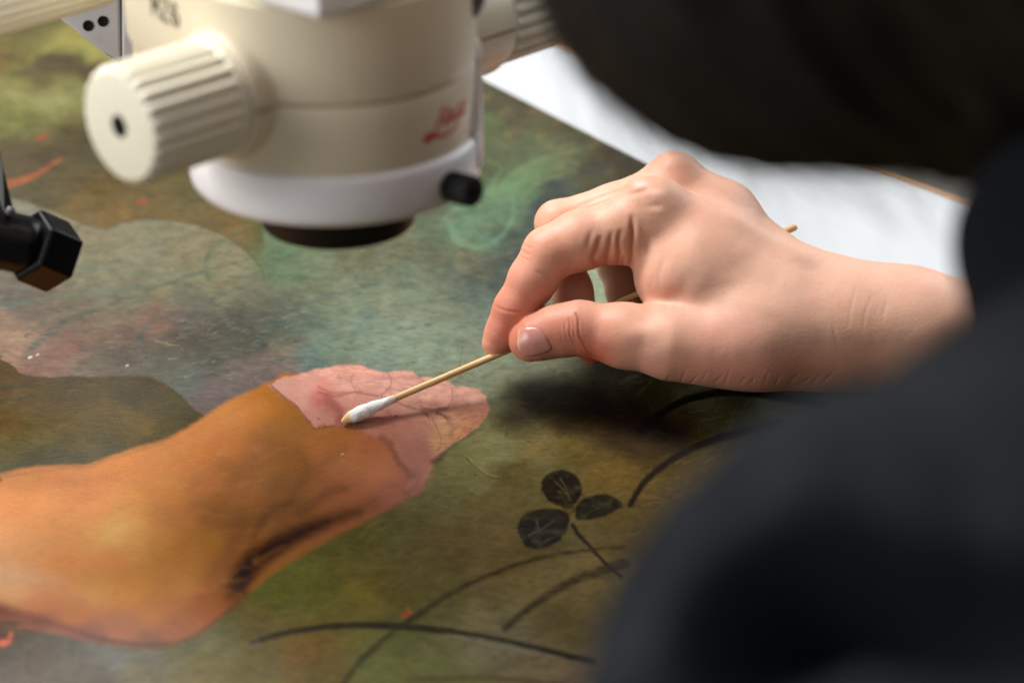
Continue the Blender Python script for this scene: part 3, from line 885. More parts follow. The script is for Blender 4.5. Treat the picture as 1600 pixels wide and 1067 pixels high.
M = NT('oil_paint')
at = M.n('ShaderNodeAttribute', attribute_name='paint')
tc = M.n('ShaderNodeTexCoord')
mp = M.n('ShaderNodeMapping')
mp.inputs['Rotation'].default_value = (0, 0, R(24))
mp.inputs['Scale'].default_value = (260, 1500, 1)
M.l(tc.outputs['Object'], mp.inputs['Vector'])
nz = M.n('ShaderNodeTexNoise', Scale=1.0, Detail=4.0, Roughness=0.6)
M.l(mp.outputs['Vector'], nz.inputs['Vector'])
nf = M.n('ShaderNodeTexNoise', Scale=1700.0, Detail=2.0)
M.l(tc.outputs['Object'], nf.inputs['Vector'])
mr = M.n('ShaderNodeMapRange')
mr.inputs['From Min'].default_value, mr.inputs['From Max'].default_value = .25, .75
mr.inputs['To Min'].default_value, mr.inputs['To Max'].default_value = .87, 1.13
M.l(nz.outputs['Fac'], mr.inputs['Value'])
mr2 = M.n('ShaderNodeMapRange')
mr2.inputs['From Min'].default_value, mr2.inputs['From Max'].default_value = .3, .7
mr2.inputs['To Min'].default_value, mr2.inputs['To Max'].default_value = .90, 1.10
M.l(nf.outputs['Fac'], mr2.inputs['Value'])
mu = M.n('ShaderNodeMath', operation='MULTIPLY')
M.l(mr.outputs['Result'], mu.inputs[0])
M.l(mr2.outputs['Result'], mu.inputs[1])
vm = M.n('ShaderNodeVectorMath', operation='SCALE')
M.l(at.outputs['Color'], vm.inputs[0])
M.l(mu.outputs['Value'], vm.inputs['Scale'])
M.l(vm.outputs['Vector'], M.b.inputs['Base Color'])
big = M.n('ShaderNodeTexNoise', Scale=22.0, Detail=3.0)
M.l(tc.outputs['Object'], big.inputs['Vector'])
rr = M.n('ShaderNodeMapRange')
rr.inputs['To Min'].default_value, rr.inputs['To Max'].default_value = .30, .52
M.l(big.outputs['Fac'], rr.inputs['Value'])
M.l(rr.outputs['Result'], M.b.inputs['Roughness'])
ad = M.n('ShaderNodeMath', operation='ADD')
M.l(nz.outputs['Fac'], ad.inputs[0])
M.l(nf.outputs['Fac'], ad.inputs[1])
bp = M.n('ShaderNodeBump', Strength=0.45, Distance=0.00022)
M.l(ad.outputs['Value'], bp.inputs['Height'])
M.l(bp.outputs['Normal'], M.b.inputs['Normal'])
sp = M.n('ShaderNodeMapRange')
sp.inputs['From Min'].default_value, sp.inputs['From Max'].default_value = .35, .65
sp.inputs['To Min'].default_value, sp.inputs['To Max'].default_value = .04, .26
big2 = M.n('ShaderNodeTexNoise', Scale=9.0, Detail=5.0)
M.l(tc.outputs['Object'], big2.inputs['Vector'])
M.l(big2.outputs['Fac'], sp.inputs['Value'])
M.l(sp.outputs['Result'], M.b.inputs['Specular IOR Level'])
PAINT_MAT = M.m

po = p1_ * np.array([1, 1, 0])
pt = thing('painting', tuple(po), 'old oil painting of a forearm and hand in grass, lying flat on the white table', 'painting')
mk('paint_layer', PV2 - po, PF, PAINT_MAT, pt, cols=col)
panel_m = plain('panel_ground', (96, 84, 56), 0.6, var=0.2, scale=14, bump=0.3)
v, f = slab(po, pd, pn, -1.0, 0.60, 0.0, 0.86, TT + 0.0005, -0.0006)
bevel(mk('panel', np.array(v) - po, f, panel_m, pt, smooth=False), 0.0006)
# ------------------------------------------------------------------ the microscope
TILT = R(10.5)
MO = Q(526, 274, d=0.66)                           # centre of the white ring's lower rim
mz = np.array([0, math.sin(TILT), math.cos(TILT)])
my = np.array([0, math.cos(TILT), -math.sin(TILT)])
MF = Matrix(((1, my[0], mz[0], MO[0]), (0, my[1], mz[1], MO[1]), (0, my[2], mz[2], MO[2]), (0, 0, 0, 1)))
MR = np.array(MF)[:3, :3]


def L(px, py, d):
    """point of the photograph at depth d, in the microscope's own axes (mm)"""
    return (Q(px, py, d=d) - MO) @ MR * 1000


beige = plain('beige_enamel', (226, 214, 188), 0.40, var=0.02, scale=35, bump=0.12, bscale=1500, coat=0.12)
cream = plain('cream_plastic', (236, 230, 208), 0.36, var=0.02, scale=50, bump=0.08, bscale=1500)
white = plain('white_enamel', (236, 234, 236), 0.36, var=0.015, scale=30, bump=0.08, bscale=1500, coat=0.1)
greyw = plain('grey_white_casting', (196, 192, 192), 0.5, var=0.03, scale=60, bump=0.15, bscale=1800)
black = plain('black_anodised', (15, 15, 16), 0.5, spec=0.25, var=0.2, scale=90, bump=0.1, bscale=2000)
dgrey = plain('dark_grey_plastic', (76, 72, 76), 0.32, var=0.08)
hole_m = plain('dark_recess', (26, 20, 18), 0.7, spec=.1)
red_m = plain('red_print', (196, 34, 30), 0.5, var=0.1, scale=300)
blk_print = plain('black_print', (84, 78, 66), 0.55)
glass_m = plain('coated_glass', (22, 26, 40), 0.05, coat=1.0)

ms = bpy.data.objects.new('microscope', None)
C.objects.link(ms)
ms.matrix_world = MF
ms['label'] = 'beige stereo microscope head with ribbed cream knobs and white lower ring over the painting'
ms['category'] = 'microscope'
mm = lambda v: np.asarray(v, float) / 1000.0


def mpart(name, v, f, mat, parent=ms, smooth=True, bv=None):
    o = mk(name, mm(v), f, mat, parent, smooth)
    if bv:
        bevel(o, bv / 1000.0)
    return o


def rev(name, prof, mat, n=128, fr=None, rib=None, parent=ms, auto=True):
    v, f = lathe(prof, n, fr, rib)
    o = mk(name, mm(v), f, mat, parent, True)
    if auto:
        o.data.set_sharp_from_angle(angle=R(40))
    return o


KU = np.array([-0.68, -0.73, 0.0])                # towards the near zoom knob
KU /= np.linalg.norm(KU)
KV = np.array([-KU[1], KU[0], 0])                 # horizontal, across the knob axis

# white ring with its rolled edge
rev('lower_ring', [(30, 0.2), (41, 0), (43.2, .5), (44.4, 2), (44.8, 4), (44.9, 13.4), (44.4, 15.0), (43.4, 15.8), (41, 16)], white)
# objective lens below it
ob = rev('objective_lens', [(16, -14), (21.5, -15.4), (23.2, -15.2), (23.9, -14.4), (25.0, -7), (26.6, -5.0), (27, 0), (27, 1)], black)
rev('front_glass', [(0, -13.2), (10, -13.4), (17.5, -14.2)], glass_m, parent=ob)
# barrel: lower band, seam, upper shell with the flared shoulder
rev('lower_barrel', [(40, 15.6), (42.6, 16), (43.0, 17), (43.1, 30), (43.3, 35.6), (42.9, 36.6), (41.6, 37.0)], beige)
rev('barrel_seam', [(41, 36.0), (42.0, 36.9), (42.0, 38.0), (41, 38.2)], plain('seam_shadow_gap', (120, 104, 78), 0.6))


def shell(h):
    """upper body outline: round at the front, running straight back to wide rear corners"""
    pts = []
    k = (h - 37) / 40.0
    r = 43.4 + 1.2 * k
    a0 = math.atan2(KU[1], KU[0])
    for i in range(0, 61):
        a = R(210 - 0) + R(i * 165 / 60.0)        # front arc from the left side round to the right
        pts.append((r * math.cos(a), r * math.sin(a)))
    return r, pts


hs = [37.2, 37.8, 39, 50, 60, 66]
outl = []
for h in hs:
    ins = 1.2 if h < 37.5 else (0.3 if h < 38.5 else 0)
    k = (h - 37) / 40.0
    r = 43.5 + 1.0 * k - ins
    P = []
    for i in range(73):
        a = R(212 + i * 160 / 72.0)
        P.append((r * math.cos(a), r * math.sin(a)))
    # right rear, rear, left rear corner and the flat left face
    P += [(r * .98, 16), (44 - ins, 40), (38, 62), (10, 70), (-30, 72), (-52, 64), (-62 + ins, 44), (-65.5 + ins, 30), (-66 + ins, 24), (-63 + ins, 14), (-54 + ins, -2)]
    outl.append([(x, y, h) for x, y in P])
n_ = len(outl[0])
v = [p for o_ in outl for p in o_]
f = [(k * n_ + i, k * n_ + (i + 1) % n_, (k + 1) * n_ + (i + 1) % n_, (k + 1) * n_ + i) for k in range(len(hs) - 1) for i in range(n_)]
f += [tuple(range(n_))[::-1], tuple((len(hs) - 1) * n_ + i for i in range(n_))]
o = mpart('upper_body', v, f, beige)
o.data.set_sharp_from_angle(angle=R(38))
# lower rear body under the seam
lo_ = []
for h in (16.5, 36.6):
    P = [(-40 + 0, -16), (-52, -1), (-61, 14), (-64.5, 24), (-64, 30), (-60, 44), (-50, 63), (-30, 70), (10, 68), (37, 60), (41.5, 30), (42, 0), (0, 0)]
    lo_.append([(x, y, h) for x, y in P])
n_ = len(lo_[0])
mpart('rear_body', lo_[0] + lo_[1], [(i, (i + 1) % n_, n_ + (i + 1) % n_, n_ + i) for i in range(n_)] + [tuple(range(n_))[::-1], tuple(range(n_, 2 * n_))], beige, smooth=False, bv=.8)
# white holder sleeve rising from the ring behind the right side
v, f = [], []
na = 48
for i in range(na + 1):
    a = R(-12 + 130 * i / na)
    t = min(1, i / 6.0)
    top = 15 + 26 * t
    for r, h in ((42.5, 6), (45.6, 6), (45.2 - .3 * t, top), (44.8 - .3 * t, top + .6), (42.5, top)):
        v.append((r * math.cos(a), r * math.sin(a), h))
for i in range(na):
    for k in range(5):
        f.append((i * 5 + k, (i + 1) * 5 + k, (i + 1) * 5 + (k + 1) % 5, i * 5 + (k + 1) % 5))
f += [tuple(range(5))[::-1], tuple(na * 5 + k for k in range(5))]
mpart('holder_sleeve', v, f, white)
# knurled clamp screw on the ring
a = R(-38)
ax = np.array([math.cos(a), math.sin(a), 0.04])
fr = frame(ax * 44.0 + np.array([0, 0, 5.5]), ax)
sc = rev('clamp_screw', [(1.6, -2), (1.6, 1.2), (4.1, 1.2), (4.7, 1.8), (4.7, 10.2), (4.2, 10.9), (2, 11)], black, 96, fr, (30, .35, 1.7, 10.3))
rev('screw_pivot', [(1.5, 11.0), (1.5, 11.4), (0.9, 11.5)], hole_m, 24, fr, parent=sc)


def knob(center_h, u, d0, lenh, rk, lk, name='zoom_knob', side=1):
    """housing, groove and fluted grip along axis u"""
    o0 = np.array([0, 0, center_h]) + u * d0
    fr = frame(o0, u, [0, 0, 1])
    hs_ = rev('knob_housing', [(19.6, -14), (19.2, 0), (18.9, lenh - 2.2), (18.3, lenh - .4), (17.4, lenh)], beige, 96, fr)
    k0 = lenh + .6
    rev('housing_seam', [(19.35, -8), (19.4, -7.6)], beige, 8, fr, parent=hs_).hide_render = False
    g = rev(name, [(15.4, k0 - .6), (17.2, k0), (17.4, k0 + 1.4), (16.9, k0 + 2.0), (17.3, k0 + 2.8), (17.35, k0 + 4), (17.2, k0 + lk - 2.2), (16.6, k0 + lk - .7), (15.4, k0 + lk), (3.0, k0 + lk), (3.0, k0 + lk - 8)],
            cream, 360, fr, (24, 1.5, k0 + 2.7, k0 + lk - .5))
    rev('knob_bore', [(3.35, k0 + lk - .05), (3.3, k0 + lk + .04), (2.75, k0 + lk + .04), (2.7, k0 + lk - 7), (.2, k0 + lk - 7.2)], hole_m, 32, fr, parent=g)
    return hs_, g


hs1, kn1 = knob(37.0, KU, 35, 11.5, 17, 33)
hs2, kn2 = knob(37.0, -KU, 40, 22, 17, 34)
# seam line moulded across the housings
for s_, hh in ((1, hs1), (-1, hs2)):
    u = KU * s_
    side_ = KV * (1 if s_ > 0 else -1)
    for sg in (1, -1):
        p0 = np.array([0, 0, 37.0]) + u * 40 + KV * sg * 19.15
        p1 = np.array([0, 0, 37.0]) + u * (47.2 if s_ > 0 else 61) + KV * sg * 19.0
        v, f = box((0, 0, 0), (1, 1, 1))
        P = []
        for q in v:
            P.append(p0 + (p1 - p0) * q[0] + KV * sg * (q[1] * .3 - .15) + np.array([0, 0, .6 * q[2] - .3]))
        mpart('housing_seam', P, f, bpy.data.materials['seam_shadow_gap'], hh, False)
for o in list(bpy.data.objects):
    if o.name.startswith('housing_seam') and len(o.data.vertices) == 16:
        bpy.data.objects.remove(o)

# white mounting plate and binocular head above
pc = np.array([2.0, -57.0, 66.2])
eu, ev = -KU, KV * (1 if KV[1] > 0 else -1)       # edges run back-right and back-left
v = []
for z, e in ((0, 1.6), (1.4, 0), (20, 0), (21.5, 1.6)):
    for (a_, b_) in ((e, e), (88 - e, e), (88 - e, 84 - e), (e, 84 - e)):
        v.append(pc + eu * a_ + ev * b_ + np.array([0, 0, z]))
f = [(k * 4 + i, k * 4 + (i + 1) % 4, k * 4 + 4 + (i + 1) % 4, k * 4 + 4 + i) for k in range(3) for i in range(4)] + [(3, 2, 1, 0), (12, 13, 14, 15)]
mpart('mounting_plate', v, f, white, smooth=False, bv=2.5)
rev('tube_base', [(30, 93), (36, 93.5), (36, 108), (34, 110), (20, 110)], white, 96)
bx_ = []
vv, ff = box((-34, -28, 110), (34, 34, 150))
mpart('binocular_head', vv, ff, white, smooth=False, bv=8)
for s_ in (-1, 1):
    ax = np.array([0.78, -0.18, 0.60])
    st_ = np.array([26, s_ * 27 + 4, 128])
    fr = frame(st_, ax)
    e_ = rev('eyepiece_tube', [(11, -14), (13, -12), (13, 34), (15.5, 35), (15.5, 52), (12.5, 56)], greyw, 64, fr)
    rev('eyecup', [(12.4, 55.5), (18, 57), (20, 66), (17, 68), (9, 66)], black, 64, fr, parent=e_)
# grey clamp knob below the plate on the right
fr = frame(L(712, -6, .63), [0.55, -0.75, -.1])
rev('clamp_knob', [(1, -7), (6.4, -6.5), (7.0, -5), (7.0, 4), (6.4, 6), (4, 7.3), (0.3, 7.6)], dgrey, 48, fr, (14, .7, -5.2, 4.2))
fr = frame(L(664, -6, .63), [0.2, -0.9, .1])
rev('clamp_screw', [(1, -6), (3.4, -5.5), (3.4, 3), (2.2, 4), (.3, 4.1)], black, 32, fr)


# white arm holder at the left rear: side plate, front rail, screws
def prism(P, n, t):
    n = np.asarray(n, float)
    n = n / np.linalg.norm(n)
    k = len(P)
    A = [np.asarray(p) for p in P]
    B = [p - n * t for p in A]
    f = [tuple(range(k)), tuple(range(2 * k - 1, k - 1, -1))] + [(i, k + i, k + (i + 1) % k, (i + 1) % k) for i in range(k)]
    return A + B, f


D0 = 0.735
pl = [(88, 26), (110, 42), (135, 62), (160, 82), (178, 91), (188, 94), (184, -150), (40, -150)]
P = [L(x, y, D0) for x, y in pl]
nrm = np.cross(P[6] - P[0], P[5] - P[0])
vd = L(800, 533, 0.0)
if nrm @ (L(800, 533, 0.01) - P[0]) < 0:
    nrm = -nrm
v, f = prism(P, nrm, 9)
hp = mpart('holder_plate', v, f, greyw, smooth=False, bv=.8)
v, f = prism([L(x, y, D0 - .001) for x, y in [(189, -150), (190, 95), (209, 88), (206, -150)]], nrm, 16)
mpart('holder_rail', v, f, greyw, smooth=False, bv=1.0)
v, f = prism([L(x, y, D0 + .003) for x, y in [(184, 90), (184, 103), (191, 102), (191, 90)]], nrm, 6)
mpart('stop_pin', v, f, black, smooth=False)
nn = nrm / np.linalg.norm(nrm)
for (x, y) in ((138, 41), (161, 34)):
    fr = frame(L(x, y, D0) + nn * .05, nn)
    o = rev('screw_hole', [(1.75, -.05), (1.9, .18), (1.35, .18), (1.2, .1), (.2, .1)], hole_m, 32, fr, parent=hp)
# focus drive knob, upper left
u2 = (L(-60, 4, .66) - L(150, -52, .70))
u2 /= np.linalg.norm(u2)
fr = frame(L(150, -52, .70), u2)
rev('focus_knob', [(9.5, -1.5), (11.5, -1.0), (12.9, .5), (13.2, 2), (13.2, 52), (12, 54), (3, 54)], cream, 320, fr, (24, 1.0, 1.0, 53))
rev('focus_shaft', [(6, -34), (6, -1.2)], greyw, 32, fr)


vv, ff = box((-118, 62, 51), (-50, 118, 76))
mpart('support_arm', vv, ff, greyw, smooth=False, bv=5)
vv, ff = box((-104, 88, 74), (-70, 116, 420))
mpart('support_beam', vv, ff, greyw, smooth=False, bv=5)


# ---- printing on the barrel
def on_barrel(name, strokes, x0, h0, s, r, mat, skew=0.0, w=0.45, tilt=0.0):
    """thin raised print: polylines in letter units wrapped round the barrel"""
    v, f = [], []
    for pts, wf in strokes:
        P = np.array(spline(pts, 6) if len(pts) > 2 else pts, float)
        T = np.gradient(P, axis=0)
        T /= np.linalg.norm(T, axis=1, keepdims=True) + 1e-9
        N = np.stack([-T[:, 1], T[:, 0]], 1)
        n = len(P)
        b = len(v)
        for i in range(n):
            tt = i / (n - 1)
            ww = w * wf * (0.6 + 0.4 * math.sin(math.pi * tt))
            for sg in (1, -1):
                q = P[i] * s + N[i] * ww * sg
                qx, qh = q[0] + skew * q[1], q[1]
                ph_ = math.asin(x0 / r) + qx / r
                hh_ = h0 + qh + tilt * qx
                for rr_ in (r + .05, r - .3):
                    v.append((rr_ * math.sin(ph_), -rr_ * math.cos(ph_), hh_))
        for i in range(n - 1):
            a = b + i * 4
            f += [(a, a + 4, a + 6, a + 2), (a, a + 1, a + 5, a + 4), (a + 2, a + 6, a + 7, a + 3)]
        f += [(b, b + 2, b + 3, b + 1), (b + 4 * n - 4, b + 4 * n - 3, b + 4 * n - 1, b + 4 * n - 2)]
    return mpart(name, v, f, mat, smooth=False)


LG = [([(1.3, 2.7), (1.75, 3.5), (1.45, 3.9), (1.0, 3.2), (.85, 1.6), (.55, .5), (.0, .0), (-.55, .1), (-.5, .5), (.05, .45), (.9, .1), (2.0, -.05), (3.4, .0), (4.9, .45)], 1.1),
      ([(1.75, 1.35), (2.35, 1.7), (2.3, 2.3), (1.8, 2.1), (1.7, 1.3), (2.1, .9), (2.7, 1.3)], .9),
      ([(3.0, 2.2), (2.9, 1.2), (3.15, .95), (3.5, 1.4)], .9), ([(3.1, 2.95), (3.2, 3.15)], 1.3),
      ([(4.3, 2.15), (3.85, 2.25), (3.65, 1.6), (3.85, 1.0), (4.35, 1.3)], .9),
      ([(5.35, 2.25), (4.8, 2.3), (4.6, 1.5), (4.85, 1.0), (5.3, 1.5), (5.45, 2.3), (5.3, 1.15), (5.8, 1.2)], .9)]
on_barrel('logo', LG, 30.2, 22.8, 3.0, 43.1, red_m, skew=0.38, w=0.6)
# model mark at the upper left of the housing, facing left-front
fl = np.array([(-66, 24), (-63, 14), (-54, -2)], float)
# its glyph strokes are laid on the flat left face
fc = np.array([-54 + 1.0, -2, 0.0])
A_ = np.array([-66 + 0.9, 24 - 0.4, 0])
B_ = np.array([-54.0, -2, 0])
C_ = np.array([44.3 * math.cos(R(212)), 44.3 * math.sin(R(212)), 0])
dr = (C_ - B_) / np.linalg.norm(C_ - B_)
nr = np.array([dr[1], -dr[0], 0])
if nr[0] > 0:
    nr = -nr
GL = [([(0, 0), (0, 1)], 0), ([(0, 1), (.4, .35)], 0), ([(.4, .35), (.8, 1)], 0), ([(.8, 1), (.8, 0)], 0),
      ([(1.25, 1), (1.95, 1)], 0), ([(1.95, 1), (1.2, 0)], 0), ([(1.2, 0), (2, 0)], 0),
      ([(3.0, .9), (2.6, 1.0), (2.4, .4), (2.75, 0), (3.1, .3), (2.8, .6), (2.4, .4)], 1)]
v, f = [], []
GH, GS = 52.5, 6.2
orig = B_ * 1.0 + dr * 2.5
for pts, cv in GL:
    P = spline(pts, 5) if cv else pts
    for (q0, q1) in zip(P[:-1], P[1:]):
        a0 = orig + dr * q0[0] * GS * .8 + np.array([0, 0, GH + q0[1] * GS])
        b0 = orig + dr * q1[0] * GS * .8 + np.array([0, 0, GH + q1[1] * GS])
        t_ = (b0 - a0) / (np.linalg.norm(b0 - a0) + 1e-9)
        s2 = np.cross(t_, nr) * .45
        b = len(v)
        for base in (a0 - t_ * .3, b0 + t_ * .3):
            for q in (s2 + nr * .12, -s2 + nr * .12, -s2 - nr * .8, s2 - nr * .8):
                v.append(base + q)
        f += [(b, b + 1, b + 5, b + 4), (b + 1, b + 2, b + 6, b + 5), (b + 3, b, b + 4, b + 7), (b, b + 3, b + 2, b + 1), (b + 4, b + 5, b + 6, b + 7)]
mpart('model_mark', v, f, blk_print, smooth=False)

# ------------------------------------------------------------------ black hexagonal light nozzle at the left
c0 = Q(46, 383, d=.705)
ax = 0.62 * RGT - 0.30 * UPV + 0.72 * FWD
ax /= np.linalg.norm(ax)
lg = thing('light_guide', tuple(c0), 'black light nozzle with a hexagonal collar at the left edge, above the painting', 'lamp')
gloss = plain('black_gloss_plastic', (9, 9, 10), 0.28, var=0.2, scale=80, bump=0.06, bscale=1800, coat=0.0, spec=.2)


def lrev(name, prof, mat, n=64, fr=None, parent=lg, rot=None, bv=None):
    v, f = lathe([(a / 1000, b / 1000) for a, b in prof], n, fr)
    o = mk(name, v, f, mat, parent, n > 12)
    if n > 12:
        o.data.set_sharp_from_angle(angle=R(40))
    if bv:
        bevel(o, bv / 1000, 2, 20)
    return o


fr0 = frame([0, 0, 0], ax, UPV)
hx = frame([0, 0, 0], ax, UPV * math.cos(R(8)) + RGT * math.sin(R(8)))
nz_ = lrev('hex_collar', [(7.5, -1), (11.6, -1), (12.6, .2), (12.6, 12), (11.8, 13), (7.2, 13)], gloss, 6, hx, bv=.5)
lrev('lens_cap', [(7, 12.5), (6.6, 10.5), (.2, 10)], glass_m, 48, fr0, nz_)
b_ax = -0.93 * RGT + 0.20 * UPV - 0.30 * FWD
b_ax /= np.linalg.norm(b_ax)
fr1 = frame(ax * 1.5 / 1000, b_ax)
lrev('nozzle_body', [(7.0, -2), (9.3, 0), (9.8, 3), (9.8, 34), (11.5, 36), (11.5, 60), (9, 62)], gloss, 64, fr1)
# flat arm with a bright edge above the body
A = [Q(-40, 60, d=.71), Q(3, 254, d=.70), Q(23, 333, d=.70), Q(8, 342, d=.70), Q(-60, 330, d=.70), Q(-90, 60, d=.71)]
A = [(p - c0) for p in A]
n_ = np.cross(A[1] - A[0], A[2] - A[0])
n_ = -FWD * .9 + RGT * .3
n_ /= np.linalg.norm(n_)
v, f = prism(A, n_, .006)
bevel(mk('swivel_arm', v, f, gloss, lg, False), .0009)
v, f = lathe([(0.0015, -.001), (.0015, .004)], 16, frame(Q(15, 331, d=.697) - c0, n_))
mk('pivot_pin', v, f, dgrey, lg, True)
# tube that carries it on, out of the frame
pts = [fr1[:3, 3] + b_ax * .06, fr1[:3, 3] + b_ax * .12 + np.array([0, .01, .01]), fr1[:3, 3] + b_ax * .2 + np.array([0, .05, -.02]), fr1[:3, 3] + np.array([-.3, .3, -.04])]
cu = spline([tuple(p[:2]) for p in pts], 10)
cz = spline([(p[0], p[2]) for p in pts], 10)
v, f = [], []
for i, (a_, b_) in enumerate(zip(cu, cz)):
    p = np.array([a_[0], a_[1], b_[1]])
    q = np.array([*cu[min(i + 1, len(cu) - 1)], cz[min(i + 1, len(cz) - 1)][1]]) - np.array([*cu[max(i - 1, 0)], cz[max(i - 1, 0)][1]])
    F_ = frame(p, q)
    for k in range(20):
        a = 2 * math.pi * k / 20
        v.append(F_[:3, 3] + .006 * (F_[:3, 0] * math.cos(a) + F_[:3, 1] * math.sin(a)))
for i in range(len(cu) - 1):
    for k in range(20):
        f.append((i * 20 + k, i * 20 + (k + 1) % 20, i * 20 + 20 + (k + 1) % 20, i * 20 + 20 + k))
mk('flexible_tube', v, f, black, lg)
# ------------------------------------------------------------------ the real hand (part of the person), built from joints
def J(px, py, w, r):
    return Q(px, py, w), r / 1000.0


def chain(*js):
    return [(a[0], b[0], a[1], b[1]) for a, b in zip(js[:-1], js[1:])]


W0 = -10                                          # the whole hand sits this far behind the focus plane
def H(px, py, w, r):
    return J(px, py, w + W0, r)


palm = (chain(H(1030, 340, 0, 11.8), H(1120, 388, 0, 12.8), H(1370, 502, 0, 16.8))           # index metacarpal
        + chain(H(1056, 292, -20, 10.4), H(1130, 338, -18, 10.8), H(1200, 418, -17, 11.0), H(1270, 460, -15, 12.4), H(1360, 496, -12, 14.6))      # middle metacarpal
        + chain(H(1088, 318, -36, 9.6), H(1190, 412, -30, 10.5), H(1270, 458, -27, 11.5), H(1340, 494, -24, 13))
        + chain(H(1122, 358, -49, 8.8), H(1330, 500, -34, 12))
        + chain(H(1052, 432, 1, 14.0), H(1090, 432, 3, 15.0), H(1200, 480, 5, 17.5))          # web and first muscle
        + chain(H(1040, 410, -14, 11), H(1150, 450, -16, 15))
        + chain(H(1180, 508, 8, 15.8), H(1240, 520, 8, 15.4), H(1300, 518, 5, 15.6), H(1420, 518, 2, 15.5))
        + chain(H(1105, 545, 13, 12.4), H(1175, 537, 12, 13.8), H(1280, 536, 5, 12.4), H(1400, 526, 0, 15.5)))
wrist = (chain(H(1340, 507, 1, 17.6), H(1430, 514, 0, 17.6), H(1560, 532, -2, 19.2))
         + chain(H(1340, 498, -24, 15), H(1430, 502, -24, 15.8), H(1560, 520, -22, 18.6)))
thumb = chain(H(1140, 543, 13, 13.0), H(1050, 537, 13, 12.6), H(975, 524, 11, 11.3), H(905, 512, 9.5, 9.3), H(868, 518, 8, 8.9), H(834, 530, 8, 7.3), H(823, 535, 7.5, 6.2))
index = chain(H(1026, 335, 0, 12.0), H(965, 362, 1, 11.2), H(905, 376, 2, 10.6), H(858, 396, 3, 9.4), H(833, 436, 2, 8.5), H(806, 484, 0, 7.9), H(787, 520, -2, 6.6), H(774, 538, -2.5, 4.9))
middle = chain(H(1056, 292, -20, 10.4), H(960, 327, -19, 9.4), H(872, 349, -18, 8.3), H(876, 400, -17, 7.7), H(893, 455, -15, 7.6), H(910, 510, -10, 6.9), H(925, 545, -7, 5.9))
ring_ = chain(H(1088, 318, -36, 9.6), H(1000, 345, -37, 9), H(950, 352, -36, 8.0), H(962, 410, -35, 7.2), H(977, 460, -32, 6.9), H(1000, 520, -26, 6.0))
pinky = chain(H(1122, 358, -49, 8.8), H(1060, 375, -52, 7.8), H(1030, 400, -52, 7.0), H(1035, 460, -48, 6.2), H(1052, 515, -42, 5.4))
knuck = chain(H(1000, 306, 3, 6.2), H(1020, 310, 3, 6.4)) + chain(H(1050, 268, -18, 6.2), H(1056, 269, -18, 6.2))

forearm_end = np.array([.455, .05, .045])
arm_up = [(Q(1560, 532, -12), forearm_end, .0188, .032), (Q(1560, 520, -32), forearm_end, .0184, .032)]


def hand_sdf(P):
    d = None
    def grp(prims, k):
        g = None
        for pr in prims:
            e = cone_d(P, *pr)
            g = e if g is None else smin(g, e, k)
        return g
    a = grp(palm, .011)
    a = smin(a, grp(wrist, .012), .014)
    a = smin(a, grp(arm_up, .01), .008)
    a = smin(a, grp(knuck, .002), .006)
    fi, mi, ri, pi_ = grp(index, .0035), grp(middle, .003), grp(ring_, .003), grp(pinky, .003)
    th = grp(thumb, .004)
    # fingers melt into the palm but stay apart from each other
    f4 = np.minimum(np.minimum(fi, mi), np.minimum(ri, pi_))
    f4 = smin(np.minimum(fi, mi), np.minimum(ri, pi_), .0012)
    f4 = smin(fi, smin(mi, smin(ri, pi_, .0012), .0012), .0012)
    d = smin(smin(a, f4, .0065), smin(a, th, .006), .0009)
    # contact: flesh flattens where the wrist rests on the paint
    z = P[..., 2]
    pl_ = 0.0006 - z
    h = np.maximum(.003 - np.abs(d - pl_), 0) / .003
    d = np.maximum(d, pl_) + h * h * .003 * .25
    return d


lo = np.array([Q(740, 560, 10)[0] - .004, -0.03, 0.0])
pts_ = np.array([p for pr in palm + wrist + thumb + index + middle + ring_ + pinky for p in (pr[0] - .024, pr[0] + .024, pr[1] - .024, pr[1] + .024)])
lo, hi = pts_.min(0), pts_.max(0)
lo[2] = -.002
hi[0] = Q(1620, 530, 0)[0]
HV, HF = surface_nets(hand_sdf, lo, hi, 0.0017)
HV = project(hand_sdf, HV, 2)
HV, HF = subdivide(HV, HF)
HV = project(hand_sdf, HV, 1)
# finer where the camera is close to the subject
HV, HF = subdivide(HV, HF)
HV = project(hand_sdf, HV, 1)
HN = grad(hand_sdf, HV)
hx_, hy_, hd_ = toP(HV)
VD = CAM - HV
VD /= np.linalg.norm(VD, axis=1, keepdims=True)
facing = (HN * VD).sum(1)
hw = (FD - hd_) * 1000                             # mm nearer than the focus plane
disp = np.zeros(len(HV))
scol = np.ones((len(HV), 3)) * lin((220, 170, 146))


def groove(pts, width, depth, wmin=-14, side=0.0, taper=True, curve=True):
    """a skin fold: pressed in along the line, with a soft swelling beside it"""
    P = spline(pts, 6) if curve and len(pts) > 2 else pts
    q = np.array(P)
    m = width * 4 + 6
    k = np.nonzero((hx_ > q[:, 0].min() - m) & (hx_ < q[:, 0].max() + m) & (hy_ > q[:, 1].min() - m) & (hy_ < q[:, 1].max() + m) & (facing > .02) & (hw > wmin))[0]
    if not len(k):
        return
    d, t = seg_dist(hx_[k], hy_[k], P)
    tp = np.sin(np.pi * np.clip(t * .92 + .04, 0, 1)) ** .6 if taper else 1
    disp[k] += (-depth * np.exp(-(d / width) ** 2) + side * np.exp(-((d - 2.2 * width) / (1.3 * width)) ** 2)) * tp / 1000


